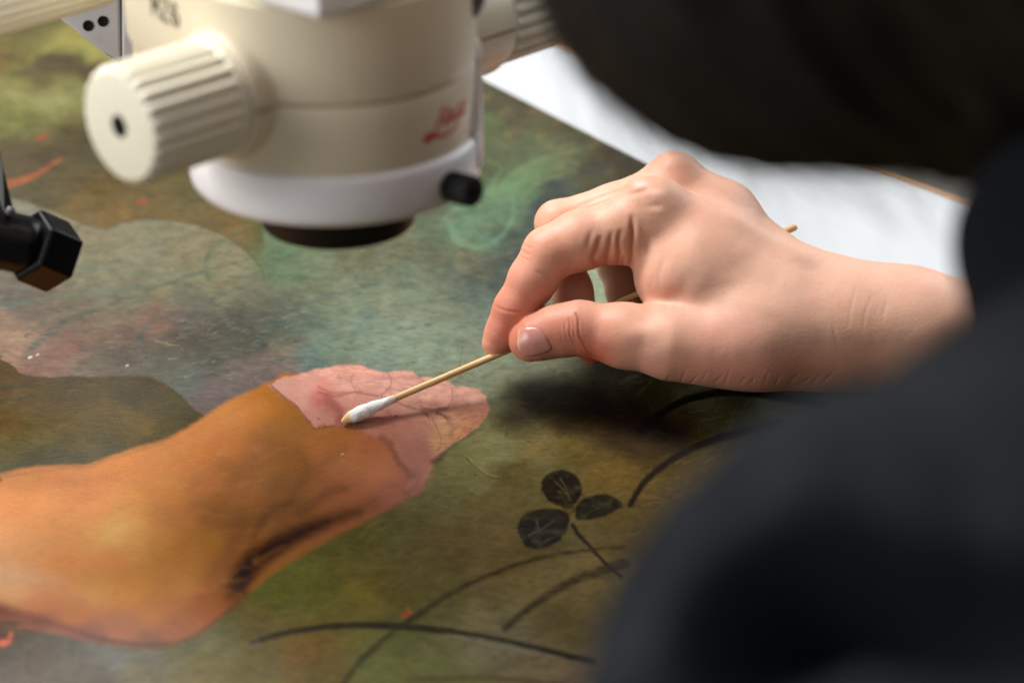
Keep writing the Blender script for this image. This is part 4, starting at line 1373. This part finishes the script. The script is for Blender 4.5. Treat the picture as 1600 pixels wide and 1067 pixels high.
def bulge(x, y, rx, ry, h, wmin=-14, ang=0.0):
    c, s = math.cos(R(ang)), math.sin(R(ang))
    u = ((hx_ - x) * c + (hy_ - y) * s) / rx
    v = (-(hx_ - x) * s + (hy_ - y) * c) / ry
    m = (facing > .0) & (hw > wmin)
    disp[m] += h / 1000 * np.exp(-(u * u + v * v))[m]


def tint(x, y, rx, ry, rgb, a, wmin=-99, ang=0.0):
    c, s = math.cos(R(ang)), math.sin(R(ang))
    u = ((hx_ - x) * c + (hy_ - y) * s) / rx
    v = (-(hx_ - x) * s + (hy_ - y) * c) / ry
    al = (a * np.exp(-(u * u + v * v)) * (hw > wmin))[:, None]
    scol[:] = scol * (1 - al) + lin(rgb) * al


def cline(pts, width, rgb, a, wmin=-14):
    P = spline(pts, 6) if len(pts) > 2 else pts
    d, t = seg_dist(hx_, hy_, P)
    al = (a * np.exp(-(d / width) ** 2) * (hw > wmin) * (facing > 0))[:, None]
    scol[:] = scol * (1 - al) + lin(rgb) * al


# folds at the base of the index finger
for p, w_, dp in [([(937, 372), (932, 390), (926, 404), (932, 414)], 3.2, .55), ([(955, 366), (953, 382), (949, 398), (947, 412)], 3.0, .6),
                  ([(969, 362), (966, 380), (968, 396), (966, 413)], 2.6, .6), ([(987, 340), (989, 362), (987, 384), (985, 410)], 3.2, .9),
                  ([(1014, 372), (1012, 395), (1010, 420)], 4, .35), ([(925, 360), (921, 376), (918, 390)], 3.5, .3), ([(976, 398), (974, 408), (974, 416)], 2, .5),
                  ([(985, 412), (988, 432), (994, 450), (1004, 468)], 4, .3), ([(1040, 400), (1030, 430), (1030, 460)], 5, .3), ([(1020, 430), (1018, 450), (1026, 470)], 3, .25)]:
    groove(p, w_ * 1.25, dp * .8, -16, dp * .3)
# thumb joint creases
for p, w_, dp in [([(899, 489), (903, 497), (904, 510), (906, 526), (912, 536)], 1.5, .42), ([(888, 497), (891, 508), (890, 520), (895, 534), (903, 543)], 1.3, .3),
                  ([(884, 500), (883, 512), (886, 528), (890, 540)], 1.1, .22), ([(893, 494), (897, 506), (897, 520), (899, 532)], 1.1, .24),
                  ([(912, 538), (918, 548), (928, 556), (940, 561)], 1.6, .35), ([(905, 540), (914, 552), (926, 558)], 1.2, .22), ([(874, 508), (876, 520), (880, 534)], 1.1, .12), ([(922, 540), (932, 552), (944, 558)], 1.3, .2)]:
    groove(p, w_, dp * .62, -14, dp * .15)
# index finger joint lines
for p, w_, dp in [([(770, 476), (785, 484), (806, 488), (832, 488)], 2.2, .22), ([(815, 390), (820, 396), (828, 398)], 1.6, .2), ([(818, 380), (824, 386), (832, 388)], 1.6, .18), ([(838, 424), (850, 430), (864, 434)], 3, .25), ([(812, 402), (820, 404), (826, 410)], 1.5, .16)]:
    groove(p, w_, dp, -22, dp * .2)
# valley between the index and middle knuckles, tendons
groove([(1000, 290), (970, 297), (930, 312), (880, 334)], 4, .3, -40)
bulge(1003, 290, 17, 10, .5, -30)
bulge(1026, 303, 15, 10, .45, -30)
groove([(975, 305), (1000, 300), (1014, 296)], 5, .3, -30)
groove([(1010, 322), (1035, 322)], 6, .35, -30)
bulge(1054, 252, 22, 12, .5, -60)
bulge(1006, 519, 22, 15, .8)
bulge(1130, 330, 60, 10, .5, -50, 28)
groove([(1100, 345), (1180, 380), (1260, 420)], 16, .4, -50)
groove([(1085, 420), (1060, 460), (1030, 475)], 14, .5)
for p in ([(1338, 448), (1330, 480), (1326, 510)], [(1362, 462), (1352, 490), (1348, 520)], [(1300, 500), (1310, 540)], [(1386, 470), (1378, 500)]):
    groove(p, 3.0, .09, -30)
for i in range(14):                                # folds where the heel of the hand meets the paint
    x = 1040 + i * 19 + rng.uniform(-4, 4)
    groove([(x, 602 + rng.uniform(-4, 2)), (x + rng.uniform(8, 20), 582 + rng.uniform(-8, 8))], 1.5, .14, -40)
fine = fbm(hx_ / 7.0, hy_ / 3.2, 3, 51) * .022 + fbm(hx_ / 34, hy_ / 34, 2, 55) * .12
disp += fine / 1000
HV2 = HV + HN * disp[:, None]
# skin colour: redder joints and finger ends, pale knuckles, cool veins
tint(790, 510, 46, 66, (192, 100, 74), .85, -26)
tint(820, 450, 40, 50, (198, 112, 84), .5, -26)
tint(850, 520, 60, 50, (186, 100, 76), .55, -8)
tint(950, 530, 60, 50, (200, 124, 98), .5, -12)
tint(850, 400, 60, 40, (214, 142, 114), .5, -40)
tint(880, 400, 90, 26, (210, 138, 112), .45, -30, 15)
tint(870, 530, 70, 42, (196, 122, 98), .7, -12)
tint(895, 510, 22, 34, (184, 108, 84), .5, -12)
tint(925, 560, 30, 26, (206, 92, 66), .9, -60)
tint(960, 400, 46, 40, (200, 132, 104), .5, -20)
tint(1000, 300, 34, 12, (226, 146, 118), .6, -30, 5)
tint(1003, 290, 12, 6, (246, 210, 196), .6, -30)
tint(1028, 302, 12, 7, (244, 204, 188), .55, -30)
tint(1050, 262, 50, 24, (226, 160, 132), .4, -60)
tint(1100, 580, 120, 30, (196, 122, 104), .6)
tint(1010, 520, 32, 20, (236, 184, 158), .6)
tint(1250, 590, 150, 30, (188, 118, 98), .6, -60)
tint(1060, 380, 40, 26, (206, 150, 120), .4)
tint(1040, 450, 36, 26, (204, 134, 104), .5)
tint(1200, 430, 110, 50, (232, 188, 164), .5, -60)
for (x_, y_, c_) in ((1090, 330, (214, 150, 130)), (1150, 500, (212, 148, 132)), (1260, 430, (214, 160, 140)), (1330, 560, (206, 144, 126)), (1060, 470, (200, 134, 112)), (1210, 560, (198, 134, 118)), (1420, 440, (216, 164, 144)), (990, 345, (208, 144, 118)), (900, 345, (214, 142, 118)), (845, 330, (212, 134, 108))):
    tint(x_, y_, 34, 24, c_, .35, -60, 20)
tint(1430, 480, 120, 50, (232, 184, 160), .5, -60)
tint(1120, 530, 60, 24, (208, 138, 122), .4)
for p in ([(1100, 470), (1180, 480), (1280, 520), (1360, 530)], [(1090, 375), (1110, 410), (1096, 450)], [(1170, 340), (1260, 410), (1360, 460)]):
    cline(p, 9, (196, 156, 132), .22, -60)
cline([(899, 489), (903, 497), (904, 510), (906, 526), (912, 536)], 2.2, (164, 84, 58), .75)
cline([(888, 497), (891, 508), (890, 520), (895, 534)], 2, (168, 92, 66), .5)
cline([(912, 538), (918, 548), (928, 556), (940, 561)], 2.2, (164, 88, 62), .5)
for p in ([(937, 372), (932, 390), (926, 404), (932, 414)], [(955, 366), (953, 382), (949, 398), (947, 412)], [(969, 362), (966, 380), (968, 396), (966, 413)], [(987, 340), (989, 362), (987, 384), (985, 410)]):
    cline(p, 4, (176, 98, 70), .45)
mott = fbm(hx_ / 22, hy_ / 18, 4, 61)[:, None]
mot2 = fbm(hx_ / 3.5, hy_ / 3.0, 3, 63)[:, None]
scol *= 1 + mott * np.array([.035, .075, .085]) + mot2 * np.array([.03, .045, .05])
scol = np.clip(scol, 0, 1)

M = NT('skin')
at = M.n('ShaderNodeAttribute', attribute_name='paint')
tc = M.n('ShaderNodeTexCoord')
nz = M.n('ShaderNodeTexNoise', Scale=1300.0, Detail=3.0)
vo = M.n('ShaderNodeTexVoronoi', Scale=1500.0)
M.l(tc.outputs['Object'], nz.inputs['Vector'])
M.l(tc.outputs['Object'], vo.inputs['Vector'])
ad = M.n('ShaderNodeMath', operation='ADD')
M.l(nz.outputs['Fac'], ad.inputs[0])
M.l(vo.outputs['Distance'], ad.inputs[1])
bp = M.n('ShaderNodeBump', Strength=0.4, Distance=0.0001)
M.l(ad.outputs['Value'], bp.inputs['Height'])
M.l(bp.outputs['Normal'], M.b.inputs['Normal'])
M.l(at.outputs['Color'], M.b.inputs['Base Color'])
M.b.inputs['Roughness'].default_value = 0.5
M.b.inputs['Specular IOR Level'].default_value = 0.4
M.b.inputs['Subsurface Weight'].default_value = 0.25
M.b.inputs['Subsurface Radius'].default_value = (1.0, 0.35, 0.18)
M.b.inputs['Subsurface Scale'].default_value = 0.0022
SKIN = M.m


def cast(px, py, wstart=40, wend=-40):
    """first point of the hand surface on the ray through a pixel"""
    n = len(px)
    dr_ = FWD + ((px - 800) / FPX)[:, None] * RGT + ((533.5 - py) / FPX)[:, None] * UPV
    t = np.full(n, FD - wstart / 1000)
    for _ in range(90):
        d = hand_sdf(CAM + dr_ * t[:, None])
        t = t + np.clip(d * .8, -0.002, .004)
    return CAM + dr_ * t[:, None]


# thumb nail: a curved plate lying on the flesh
NO = [(809, 526), (810, 516), (817, 511.5), (829, 510.5), (842, 513), (851, 523), (858, 535), (862, 544), (856, 550), (840, 555), (824, 557.5), (813, 551), (808.5, 539)]
NP = spline(NO + [NO[0]], 5)[:-1]
nc = np.array([835.0, 534.0])
rings = [0.0, .25, .5, .7, .84, .93, .98, 1.0]
px_, py_ = [nc[0]], [nc[1]]
for r_ in rings[1:]:
    for q in NP:
        px_.append(nc[0] + (q[0] - nc[0]) * r_)
        py_.append(nc[1] + (q[1] - nc[1]) * r_)
px_, py_ = np.array(px_), np.array(py_)
B_ = cast(px_, py_)
Nn = grad(hand_sdf, B_)
k = len(NP)
off = np.concatenate([[.00055]] + [np.full(k, o_) for o_ in (.00053, .00050, .00045, .00040, .00030, .00012, -.0004)])
# plate is flatter than the flesh below it
NVv = B_ + Nn * off[:, None]
f = [(0, 1 + i, 1 + (i + 1) % k) for i in range(k)]
for r_ in range(len(rings) - 2):
    b = 1 + r_ * k
    f += [(b + i, b + k + i, b + k + (i + 1) % k, b + (i + 1) % k) for i in range(k)]
NAILF = f
ncl = np.ones((len(NVv), 3)) * lin((192, 132, 122))
gx_, gy_ = px_, py_
tip_ = sstep(-gx_, -814, -809)[:, None]
ncl = ncl * (1 - tip_ * .8) + lin((222, 186, 152)) * tip_ * .8
cut = sstep(gx_ + (gy_ - 534) * -.35, 853, 859)[:, None]
ncl = ncl * (1 - cut * .5) + lin((214, 170, 156)) * cut * .5
ncl *= 1 + .06 * vnoise(gy_ / 1.6 + gx_ * .05, gx_ / 40)[:, None]
M = NT('nail')
at = M.n('ShaderNodeAttribute', attribute_name='paint')
M.l(at.outputs['Color'], M.b.inputs['Base Color'])
tc = M.n('ShaderNodeTexCoord')
wv = M.n('ShaderNodeTexNoise', Scale=500.0, Detail=2.0)
M.l(tc.outputs['Object'], wv.inputs['Vector'])
bp = M.n('ShaderNodeBump', Strength=0.12, Distance=0.0001)
M.l(wv.outputs['Fac'], bp.inputs['Height'])
M.l(bp.outputs['Normal'], M.b.inputs['Normal'])
M.b.inputs['Roughness'].default_value = 0.3
M.b.inputs['Subsurface Weight'].default_value = 0.2
M.b.inputs['Subsurface Radius'].default_value = (1.0, 0.4, 0.3)
M.b.inputs['Subsurface Scale'].default_value = 0.001
NAIL = M.m

# ------------------------------------------------------------------ cotton swab
tip0 = np.array([0.0009, 0.0, 0.0021])
pin = Q(790, 548.4, -11)
sdir = pin - tip0
sdir /= np.linalg.norm(sdir)
# straight stick through the pinch; its end shows above the wrist
end_t = 0
for t in np.arange(.1, .26, .0005):
    x_, y_, _ = toP((tip0 + sdir * t)[None])
    if x_[0] < 1245:
        end_t = t
SW = thing('cotton_swab', tuple(tip0), 'thin wooden cotton swab held by the fingers, its white tip on the painted hand', 'swab')
M = NT('birch_stick')
tc = M.n('ShaderNodeTexCoord')
mp = M.n('ShaderNodeMapping')
fr = frame([0, 0, 0], sdir)
inv = Matrix(np.array(fr)[:3, :3].T.tolist()).to_euler()
mp.inputs['Rotation'].default_value = inv
M.l(tc.outputs['Object'], mp.inputs['Vector'])
m2 = M.n('ShaderNodeMapping')
m2.inputs['Scale'].default_value = (2600, 2600, 60)
M.l(mp.outputs['Vector'], m2.inputs['Vector'])
nz = M.n('ShaderNodeTexNoise', Scale=1.0, Detail=4.0)
M.l(m2.outputs['Vector'], nz.inputs['Vector'])
rp = M.n('ShaderNodeValToRGB')
rp.color_ramp.elements[0].position, rp.color_ramp.elements[1].position = .3, .72
rp.color_ramp.elements[0].color = (*lin((198, 150, 88)), 1)
rp.color_ramp.elements[1].color = (*lin((238, 208, 156)), 1)
M.l(nz.outputs['Fac'], rp.inputs['Fac'])
M.l(rp.outputs['Color'], M.b.inputs['Base Color'])
M.b.inputs['Roughness'].default_value = .42
bp = M.n('ShaderNodeBump', Strength=0.3, Distance=0.0001)
M.l(nz.outputs['Fac'], bp.inputs['Height'])
M.l(bp.outputs['Normal'], M.b.inputs['Normal'])
STICK = M.m
v, f = lathe([(.0007, .004), (.0011, .006), (.00128, .02), (.00130, .08), (.00132, end_t - .0004), (.0011, end_t)], 24, fr)
st_o = mk('stick', v, f, STICK, SW)
st_o.data.set_sharp_from_angle(angle=R(50))
# wound cotton: spiral wraps, a soaked amber point
n, m_ = 64, 60
v, cc = [], []
LC = .0200
for i in range(m_ + 1):
    t = i / m_
    h = -0.0014 + t * (LC + .0014)
    if t < .5:
        r_ = .0026 * math.sin(math.pi * .5 * min(1, (t + .0) / .34)) ** .62 if t > 0 else 0
    else:
        r_ = .0026 - (.0026 - .00145) * sstep(np.array(t), .42, .96)
    r_ = float(r_)
    for j in range(n):
        a = 2 * math.pi * j / n
        sp = math.sin(a * 1.0 - t * 26) * .05 + math.sin(a * 3 + t * 15) * .02
        nn_ = (vnoise(np.array(t * 26 + a * 1.2), np.array(a * 3.0), 71) - .5) * .07
        rr_ = r_ * (1 + sp + nn_)
        v.append(fr[:3, 3] + fr[:3, 2] * h + rr_ * (fr[:3, 0] * math.cos(a) + fr[:3, 1] * math.sin(a)))
        s_ = float(sstep(np.array(t + .03 * math.sin(2 * a)), .24, .13))
        e_ = float(sstep(np.array(t + .04 * math.sin(a + 1)), .86, 1.0))
        c_ = lin((244, 242, 240)) * (1 - s_) + lin((222, 186, 128)) * s_
        cc.append(c_ * (1 - e_ * .5) + lin((206, 160, 98)) * e_ * .5)
v = np.array(v)
v[:, 2] = np.maximum(v[:, 2], -tip0[2] + .0002)
i_ = np.arange(m_)[:, None] * n + np.arange(n)[None]
j_ = np.arange(m_)[:, None] * n + (np.arange(n)[None] + 1) % n
f = np.stack([i_, j_, j_ + n, i_ + n], -1).reshape(-1, 4)
M = NT('cotton')
at = M.n('ShaderNodeAttribute', attribute_name='paint')
M.l(at.outputs['Color'], M.b.inputs['Base Color'])
tc = M.n('ShaderNodeTexCoord')
nz = M.n('ShaderNodeTexNoise', Scale=1400.0, Detail=6.0)
M.l(tc.outputs['Object'], nz.inputs['Vector'])
bp = M.n('ShaderNodeBump', Strength=0.3, Distance=0.0002)
M.l(nz.outputs['Fac'], bp.inputs['Height'])
M.l(bp.outputs['Normal'], M.b.inputs['Normal'])
M.b.inputs['Roughness'].default_value = .9
M.b.inputs['Specular IOR Level'].default_value = .15
M.b.inputs['Subsurface Weight'].default_value = .4
M.b.inputs['Subsurface Radius'].default_value = (1, 1, 1)
M.b.inputs['Subsurface Scale'].default_value = .0008
ct = mk('cotton_tip', v, f, M.m, SW, cols=np.array(cc))
# loose fibres
v, f = [], []
for i in range(420):
    t = rng.uniform(.08, .98)
    h = -0.001 + t * LC
    r0 = .0026 * math.sin(math.pi * .5 * min(1, t / .34)) ** .62 if t < .5 else .0026 - .0011 * float(sstep(np.array(t), .42, .96))
    a = rng.uniform(0, 2 * math.pi)
    p0 = fr[:3, 2] * h + r0 * .96 * (fr[:3, 0] * math.cos(a) + fr[:3, 1] * math.sin(a))
    dd = fr[:3, 2] * rng.normal(0, .6) + (fr[:3, 0] * math.cos(a) + fr[:3, 1] * math.sin(a)) * rng.uniform(.15, .5) + (-fr[:3, 0] * math.sin(a) + fr[:3, 1] * math.cos(a)) * rng.normal(0, .9)
    dd /= np.linalg.norm(dd)
    L_ = rng.uniform(.0006, .0022)
    p1 = p0 + dd * L_ * .5
    p2 = p1 + (dd + rng.normal(0, .5, 3)) * L_ * .5
    b = len(v)
    for p in (p0, p1, p2):
        for q in range(3):
            aa = 2 * math.pi * q / 3
            v.append(p + 0.000026 * (fr[:3, 0] * math.cos(aa) + fr[:3, 1] * math.sin(aa) + .3 * fr[:3, 2]))
    for s_ in (0, 3):
        for q in range(3):
            f.append((b + s_ + q, b + s_ + (q + 1) % 3, b + s_ + 3 + (q + 1) % 3, b + s_ + 3 + q))
v = np.array(v)
v[:, 2] = np.maximum(v[:, 2], -tip0[2] + .0001)
o = mk('cotton_fibres', v, f, plain('cotton_fibre', (238, 236, 232), .9, spec=.1), SW)
o['kind'] = 'stuff'
# ------------------------------------------------------------------ the person bending in from the right
A3 = lambda *a: np.array(a, float)
SL, NK, HD = Q(1432, 1110, d=.33), Q(1925, 560, d=.42), Q(1450, -440, d=.45)
NM = Q(1935, 60, d=.45)
SR = A3(.315, -.10, .225)
EL, WL = A3(.225, -.475, .075), A3(.43, -.34, .055)
ER = A3(.455, .05, .048)
HIP = A3(.60, -.50, -.06)
fd = A3(-.60, .68, -.45)
fd /= np.linalg.norm(fd)                            # the way the face looks
hu = A3(-.3, .25, .95)
hu = hu - (hu @ fd) * fd
hu /= np.linalg.norm(hu)
hr = np.cross(fd, hu)


def hp_(a, b, c):
    return HD + (a * hr + b * hu + c * fd) / 1000.0


def body_sdf(P):
    def grp(prims, k):
        g = None
        for pr in prims:
            e = cone_d(P, *pr)
            g = e if g is None else smin(g, e, k)
        return g
    head = [(hp_(0, 20, -18), hp_(0, 14, 12), .080, .076), (hp_(0, -30, 30), hp_(0, -62, 40), .058, .034), (hp_(-26, -20, 40), hp_(26, -20, 40), .032, .032),
            (hp_(-18, 14, 66), hp_(18, 14, 66), .020, .020), (NK, NM, .040, .040), (NM, hp_(0, -40, -20), .040, .050)]
    g = grp(head, .03)
    g = smin(g, grp([(hp_(0, 6, 84), hp_(0, -26, 98), .007, .0115), (hp_(-8, -28, 90), hp_(8, -28, 90), .007, .007)], .006), .012)     # nose
    g = smin(g, grp([(hp_(-16, -50, 76), hp_(16, -50, 76), .0075, .0075), (hp_(-13, -59, 74), hp_(13, -59, 74), .008, .008)], .003), .008)  # lips
    for s in (-1, 1):
        g = smin(g, cone_d(P, hp_(s * 76, 8, -4), hp_(s * 80, -26, 2), .013, .008), .006)                                              # ears
        g = -smin(-g, cone_d(P, hp_(s * 31, 4, 92), hp_(s * 29, 4, 92), .015, .015), .01)                                              # eye sockets
        g = smin(g, cone_d(P, hp_(s * 31, 2, 70), hp_(s * 30, 2, 70), .0125, .0125), .002)
    tr = grp([(NK, SL + A3(0, .02, -.006), .034, .022), (NK, SR, .045, .042), ((SL + SR) / 2 + A3(.05, -.03, -.05), HIP, .075, .10), (SL + A3(0, .02, -.006), EL, .022, .026), (EL, WL, .034, .024), (SR, ER, .042, .034), (ER, Q(1590, 535, -22), .033, .0195)], .012)
    g = smin(g, tr, .02)
    hand = [(WL, WL + A3(.07, .05, -.02), .022, .026)]
    for q in range(4):
        b = WL + A3(.07, .05, -.02) + A3(.012 * q - .018, -.016 * q + .024, 0) * .9
        hand.append((b, b + A3(.055, .035, -.012), .009, .0075))
    hand.append((WL + A3(.03, .03, -.01), WL + A3(.06, .08, .0), .011, .008))
    return smin(g, grp(hand, .003), .006)


BV, BF = surface_nets(body_sdf, A3(.02, -.62, -.2), A3(.75, .16, .46), .0055)
BV = project(body_sdf, BV, 2)
bc = np.ones((len(BV), 3)) * lin((222, 176, 150))
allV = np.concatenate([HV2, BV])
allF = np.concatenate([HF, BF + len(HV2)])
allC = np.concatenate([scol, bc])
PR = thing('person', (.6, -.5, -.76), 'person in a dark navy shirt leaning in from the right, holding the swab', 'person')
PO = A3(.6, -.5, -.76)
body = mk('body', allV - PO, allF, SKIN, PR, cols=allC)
nl = mk('nail', NVv - PO, NAILF, NAIL, PR, cols=ncl)
nl.data.set_sharp_from_angle(angle=R(80))


# shirt
def shirt_sdf(P):
    def grp(prims, k):
        g = None
        for pr in prims:
            e = cone_d(P, *pr)
            g = e if g is None else smin(g, e, k)
        return g
    g = grp([(SL, EL, .0475, .045), (EL, WL * .75 + EL * .25, .045, .038), (SL, NK + A3(.012, -.012, -.004), .0475, .050), (NK + A3(.012, -.012, -.004), SR, .050, .052),
             (SR, ER, .055, .045), (ER, Q(1680, 545, -24), .045, .036),
             ((SL + SR) / 2 + A3(.05, -.03, -.04), HIP, .095, .125), (SL + A3(.10, .01, -.06), HIP + A3(-.02, -.06, 0), .065, .1), (SR + A3(.05, 0, -.05), HIP + A3(.02, .08, 0), .075, .1)], .014)
    col_ = grp([(Q(1655, 372, d=.42), Q(1900, 330, d=.45), .0165, .02), (Q(1655, 372, d=.42), Q(1760, 520, d=.42), .0165, .02)], .01)
    g = smin(g, col_, .012)
    g = smin(g, cone_d(P, NK, NM, .0475, .045), .012)
    g = smin(g, cone_d(P, NM, NM * .72 + hp_(0, -40, -20) * .28, .045, .046), .006)
    g = np.maximum(g, .004 - P[..., 2] - 5 * (np.maximum(P[..., 0] - .5, 0) + np.maximum(-.62 - P[..., 1], 0)))
    return g


SV, SF = surface_nets(shirt_sdf, A3(.02, -.68, -.22), A3(.78, .16, .34), .0055)
SV = project(shirt_sdf, SV, 2)
SV, SF = subdivide(SV, SF)
SV = project(shirt_sdf, SV, 1)
SN = grad(shirt_sdf, SV)
sx, sy, sdp = toP(SV)
sf = (SN * (CAM - SV)).sum(1) > 0
dsp = np.zeros(len(SV))


def fold(pts, width, depth, side=0.4):
    d, t = seg_dist(sx, sy, spline(pts, 6))
    tp = np.sin(np.pi * np.clip(t * .9 + .05, 0, 1)) ** .5
    near = sf & (sdp < .42)
    dsp[near] += ((-depth * np.exp(-(d / width) ** 2) + side * depth * np.exp(-((d - 1.9 * width) / width) ** 2)) * tp / 1000)[near]


fold([(1180, 730), (1080, 800), (1000, 900), (960, 1000)], 50, 9, .35)
fold([(1150, 1060), (1300, 960), (1450, 970), (1620, 1020)], 95, 24, .12)
fold([(1100, 1080), (1180, 960), (1240, 900)], 60, 9, .2)
fold([(1420, 620), (1500, 720), (1560, 860)], 45, 3, .3)
fold([(1330, 700), (1420, 760), (1560, 780)], 60, 2.5, .3)
nz3 = fbm(SV[:, 0] * 26 + SV[:, 2] * 14, SV[:, 1] * 20 - SV[:, 2] * 18, 3, 81)
dsp += nz3 * .003
weave = NT('navy_cotton')
tc = weave.n('ShaderNodeTexCoord')
nzz = weave.n('ShaderNodeTexNoise', Scale=2200.0, Detail=2.0)
weave.l(tc.outputs['Object'], nzz.inputs['Vector'])
rp = weave.n('ShaderNodeValToRGB')
rp.color_ramp.elements[0].color = (*lin((11, 13, 17)), 1)
rp.color_ramp.elements[1].color = (*lin((22, 26, 32)), 1)
weave.l(nzz.outputs['Fac'], rp.inputs['Fac'])
weave.l(rp.outputs['Color'], weave.b.inputs['Base Color'])
weave.b.inputs['Roughness'].default_value = .9
weave.b.inputs['Specular IOR Level'].default_value = .1
weave.b.inputs['Sheen Weight'].default_value = .02
bp = weave.n('ShaderNodeBump', Strength=.4, Distance=.0003)
weave.l(nzz.outputs['Fac'], bp.inputs['Height'])
weave.l(bp.outputs['Normal'], weave.b.inputs['Normal'])
mk('shirt', SV + SN * dsp[:, None] - PO, SF, weave.m, PR)


# trousers down to the floor
def leg_sdf(P):
    g = None
    for s in (-1, 1):
        o = A3(.11, .15, 0) * s * .62
        for a, b, r1, r2 in ((HIP, HIP + o + A3(.05, -.03, -.04), .12, .10), (HIP + o + A3(.05, -.03, -.04), HIP + o + A3(.02, -.02, -.36), .095, .065), (HIP + o + A3(.02, -.02, -.36), HIP + o + A3(.1, -.08, -.66), .062, .05)):
            e = cone_d(P, a, b, r1, r2)
            g = e if g is None else smin(g, e, .03)
    return g


TV, TF = surface_nets(leg_sdf, A3(.3, -.85, -.78), A3(.95, -.15, .1), .012)
mk('trousers', TV - PO, TF, plain('charcoal_twill', (44, 44, 48), .85, bump=.3, bscale=1500), PR)
for s in (-1, 1):
    o = A3(.11, .15, 0) * s * .62
    an = HIP + o + A3(.1, -.08, -.66)
    dr_ = A3(-.85, .5, 0)
    an[2] = -.725

    def shoe_sdf(P, an=an, dr_=dr_):
        g = smin(cone_d(P, an + A3(0, 0, .03), an - dr_ * .03, .042, .034), cone_d(P, an - dr_ * .03, an + dr_ * .17 + A3(0, 0, -.004), .034, .03), .03)
        return np.maximum(g, -.757 - P[..., 2])
    v, f = surface_nets(shoe_sdf, an - A3(.26, .26, .05), an + A3(.26, .26, .1), .008)
    mk('shoe', v - PO, f, black, PR)


# hair: a cap of combed locks
def hair_sdf(P):
    g = None
    for a, b, r1, r2 in [(hp_(0, 28, -22), hp_(0, 20, 4), .092, .084), (hp_(0, -20, -50), hp_(0, 20, -20), .070, .09),
                         (hp_(58, 0, 10), hp_(60, -30, 24), .032, .026), (hp_(-58, 0, 10), hp_(-60, -30, 24), .032, .026),
                         (hp_(0, -30, -50), hp_(0, -58, -52), .050, .036),
                         (Q(1110, -70, d=.44), Q(1240, 24, d=.44), .018, .019), (Q(1240, 24, d=.44), Q(1640, 30, d=.45), .019, .018), (Q(1640, 30, d=.45), Q(1960, 110, d=.455), .018, .024),
                         (Q(1150, -100, d=.45), Q(1750, -60, d=.46), .03, .045)]:
        e = cone_d(P, a, b, r1, r2)
        g = e if g is None else smin(g, e, .03)
    # the face stays free
    q = P - hp_(0, -38, 100)
    face = np.sqrt((q * q).sum(-1)) - .072
    return -smin(-g, face, .02)


HVx, HFx = surface_nets(hair_sdf, HD - .19, HD + .17, .0045)
HVx = project(hair_sdf, HVx, 1)
hn = grad(hair_sdf, HVx)
rel = HVx - HD
ang = np.arctan2(rel @ hr, -(rel @ fd)) * 16 + (rel @ hu) * 12
HVx = HVx + hn * (.0010 * np.sin(ang * 2.2 + 2 * fbm(rel[:, 0] * 40, rel[:, 2] * 40, 2, 91)) + .0014 * fbm(ang * 1.1, rel @ hu * 30, 3, 92))[:, None]
M = NT('dark_brown_hair')
tc = M.n('ShaderNodeTexCoord')
mp = M.n('ShaderNodeMapping')
mp.inputs['Scale'].default_value = (900, 900, 40)
M.l(tc.outputs['Object'], mp.inputs['Vector'])
nz = M.n('ShaderNodeTexNoise', Scale=1.0, Detail=3.0)
M.l(mp.outputs['Vector'], nz.inputs['Vector'])
rp = M.n('ShaderNodeValToRGB')
rp.color_ramp.elements[0].color = (*lin((9, 7, 6)), 1)
rp.color_ramp.elements[1].color = (*lin((30, 23, 19)), 1)
M.l(nz.outputs['Fac'], rp.inputs['Fac'])
M.l(rp.outputs['Color'], M.b.inputs['Base Color'])
M.b.inputs['Roughness'].default_value = .45
M.b.inputs['Specular IOR Level'].default_value = .3
HAIR = M.m
hair = mk('hair', HVx - PO, HFx, HAIR, PR)
# loose strands following the cap
idx_ = rng.choice(len(HVx), min(3600, len(HVx)), replace=False)
v, f = [], []
down = -hu * .8 - fd * .25
for i in idx_:
    p = HVx[i].copy()
    n_ = hn[i]
    t_ = down - (down @ n_) * n_
    t_ /= np.linalg.norm(t_) + 1e-9
    w_ = np.cross(t_, n_)
    b = len(v)
    L_ = rng.uniform(.02, .05)
    lift = rng.uniform(.0, .009)
    sw = rng.normal(0, .2)
    for s_ in range(6):
        c = p + t_ * L_ * s_ / 5 + w_ * sw * L_ * (s_ / 5) ** 2 + n_ * (.0004 + lift * (s_ / 5) ** 2)
        rr = .00017 * (1 - s_ / 6)
        v += [c + w_ * rr, c + n_ * rr, c - w_ * rr]
    for s_ in range(5):
        for k in range(3):
            f.append((b + s_ * 3 + k, b + s_ * 3 + (k + 1) % 3, b + s_ * 3 + 3 + (k + 1) % 3, b + s_ * 3 + 3 + k))
o = mk('loose_strands', np.array(v) - PO, f, HAIR, PR)
o['kind'] = 'stuff'
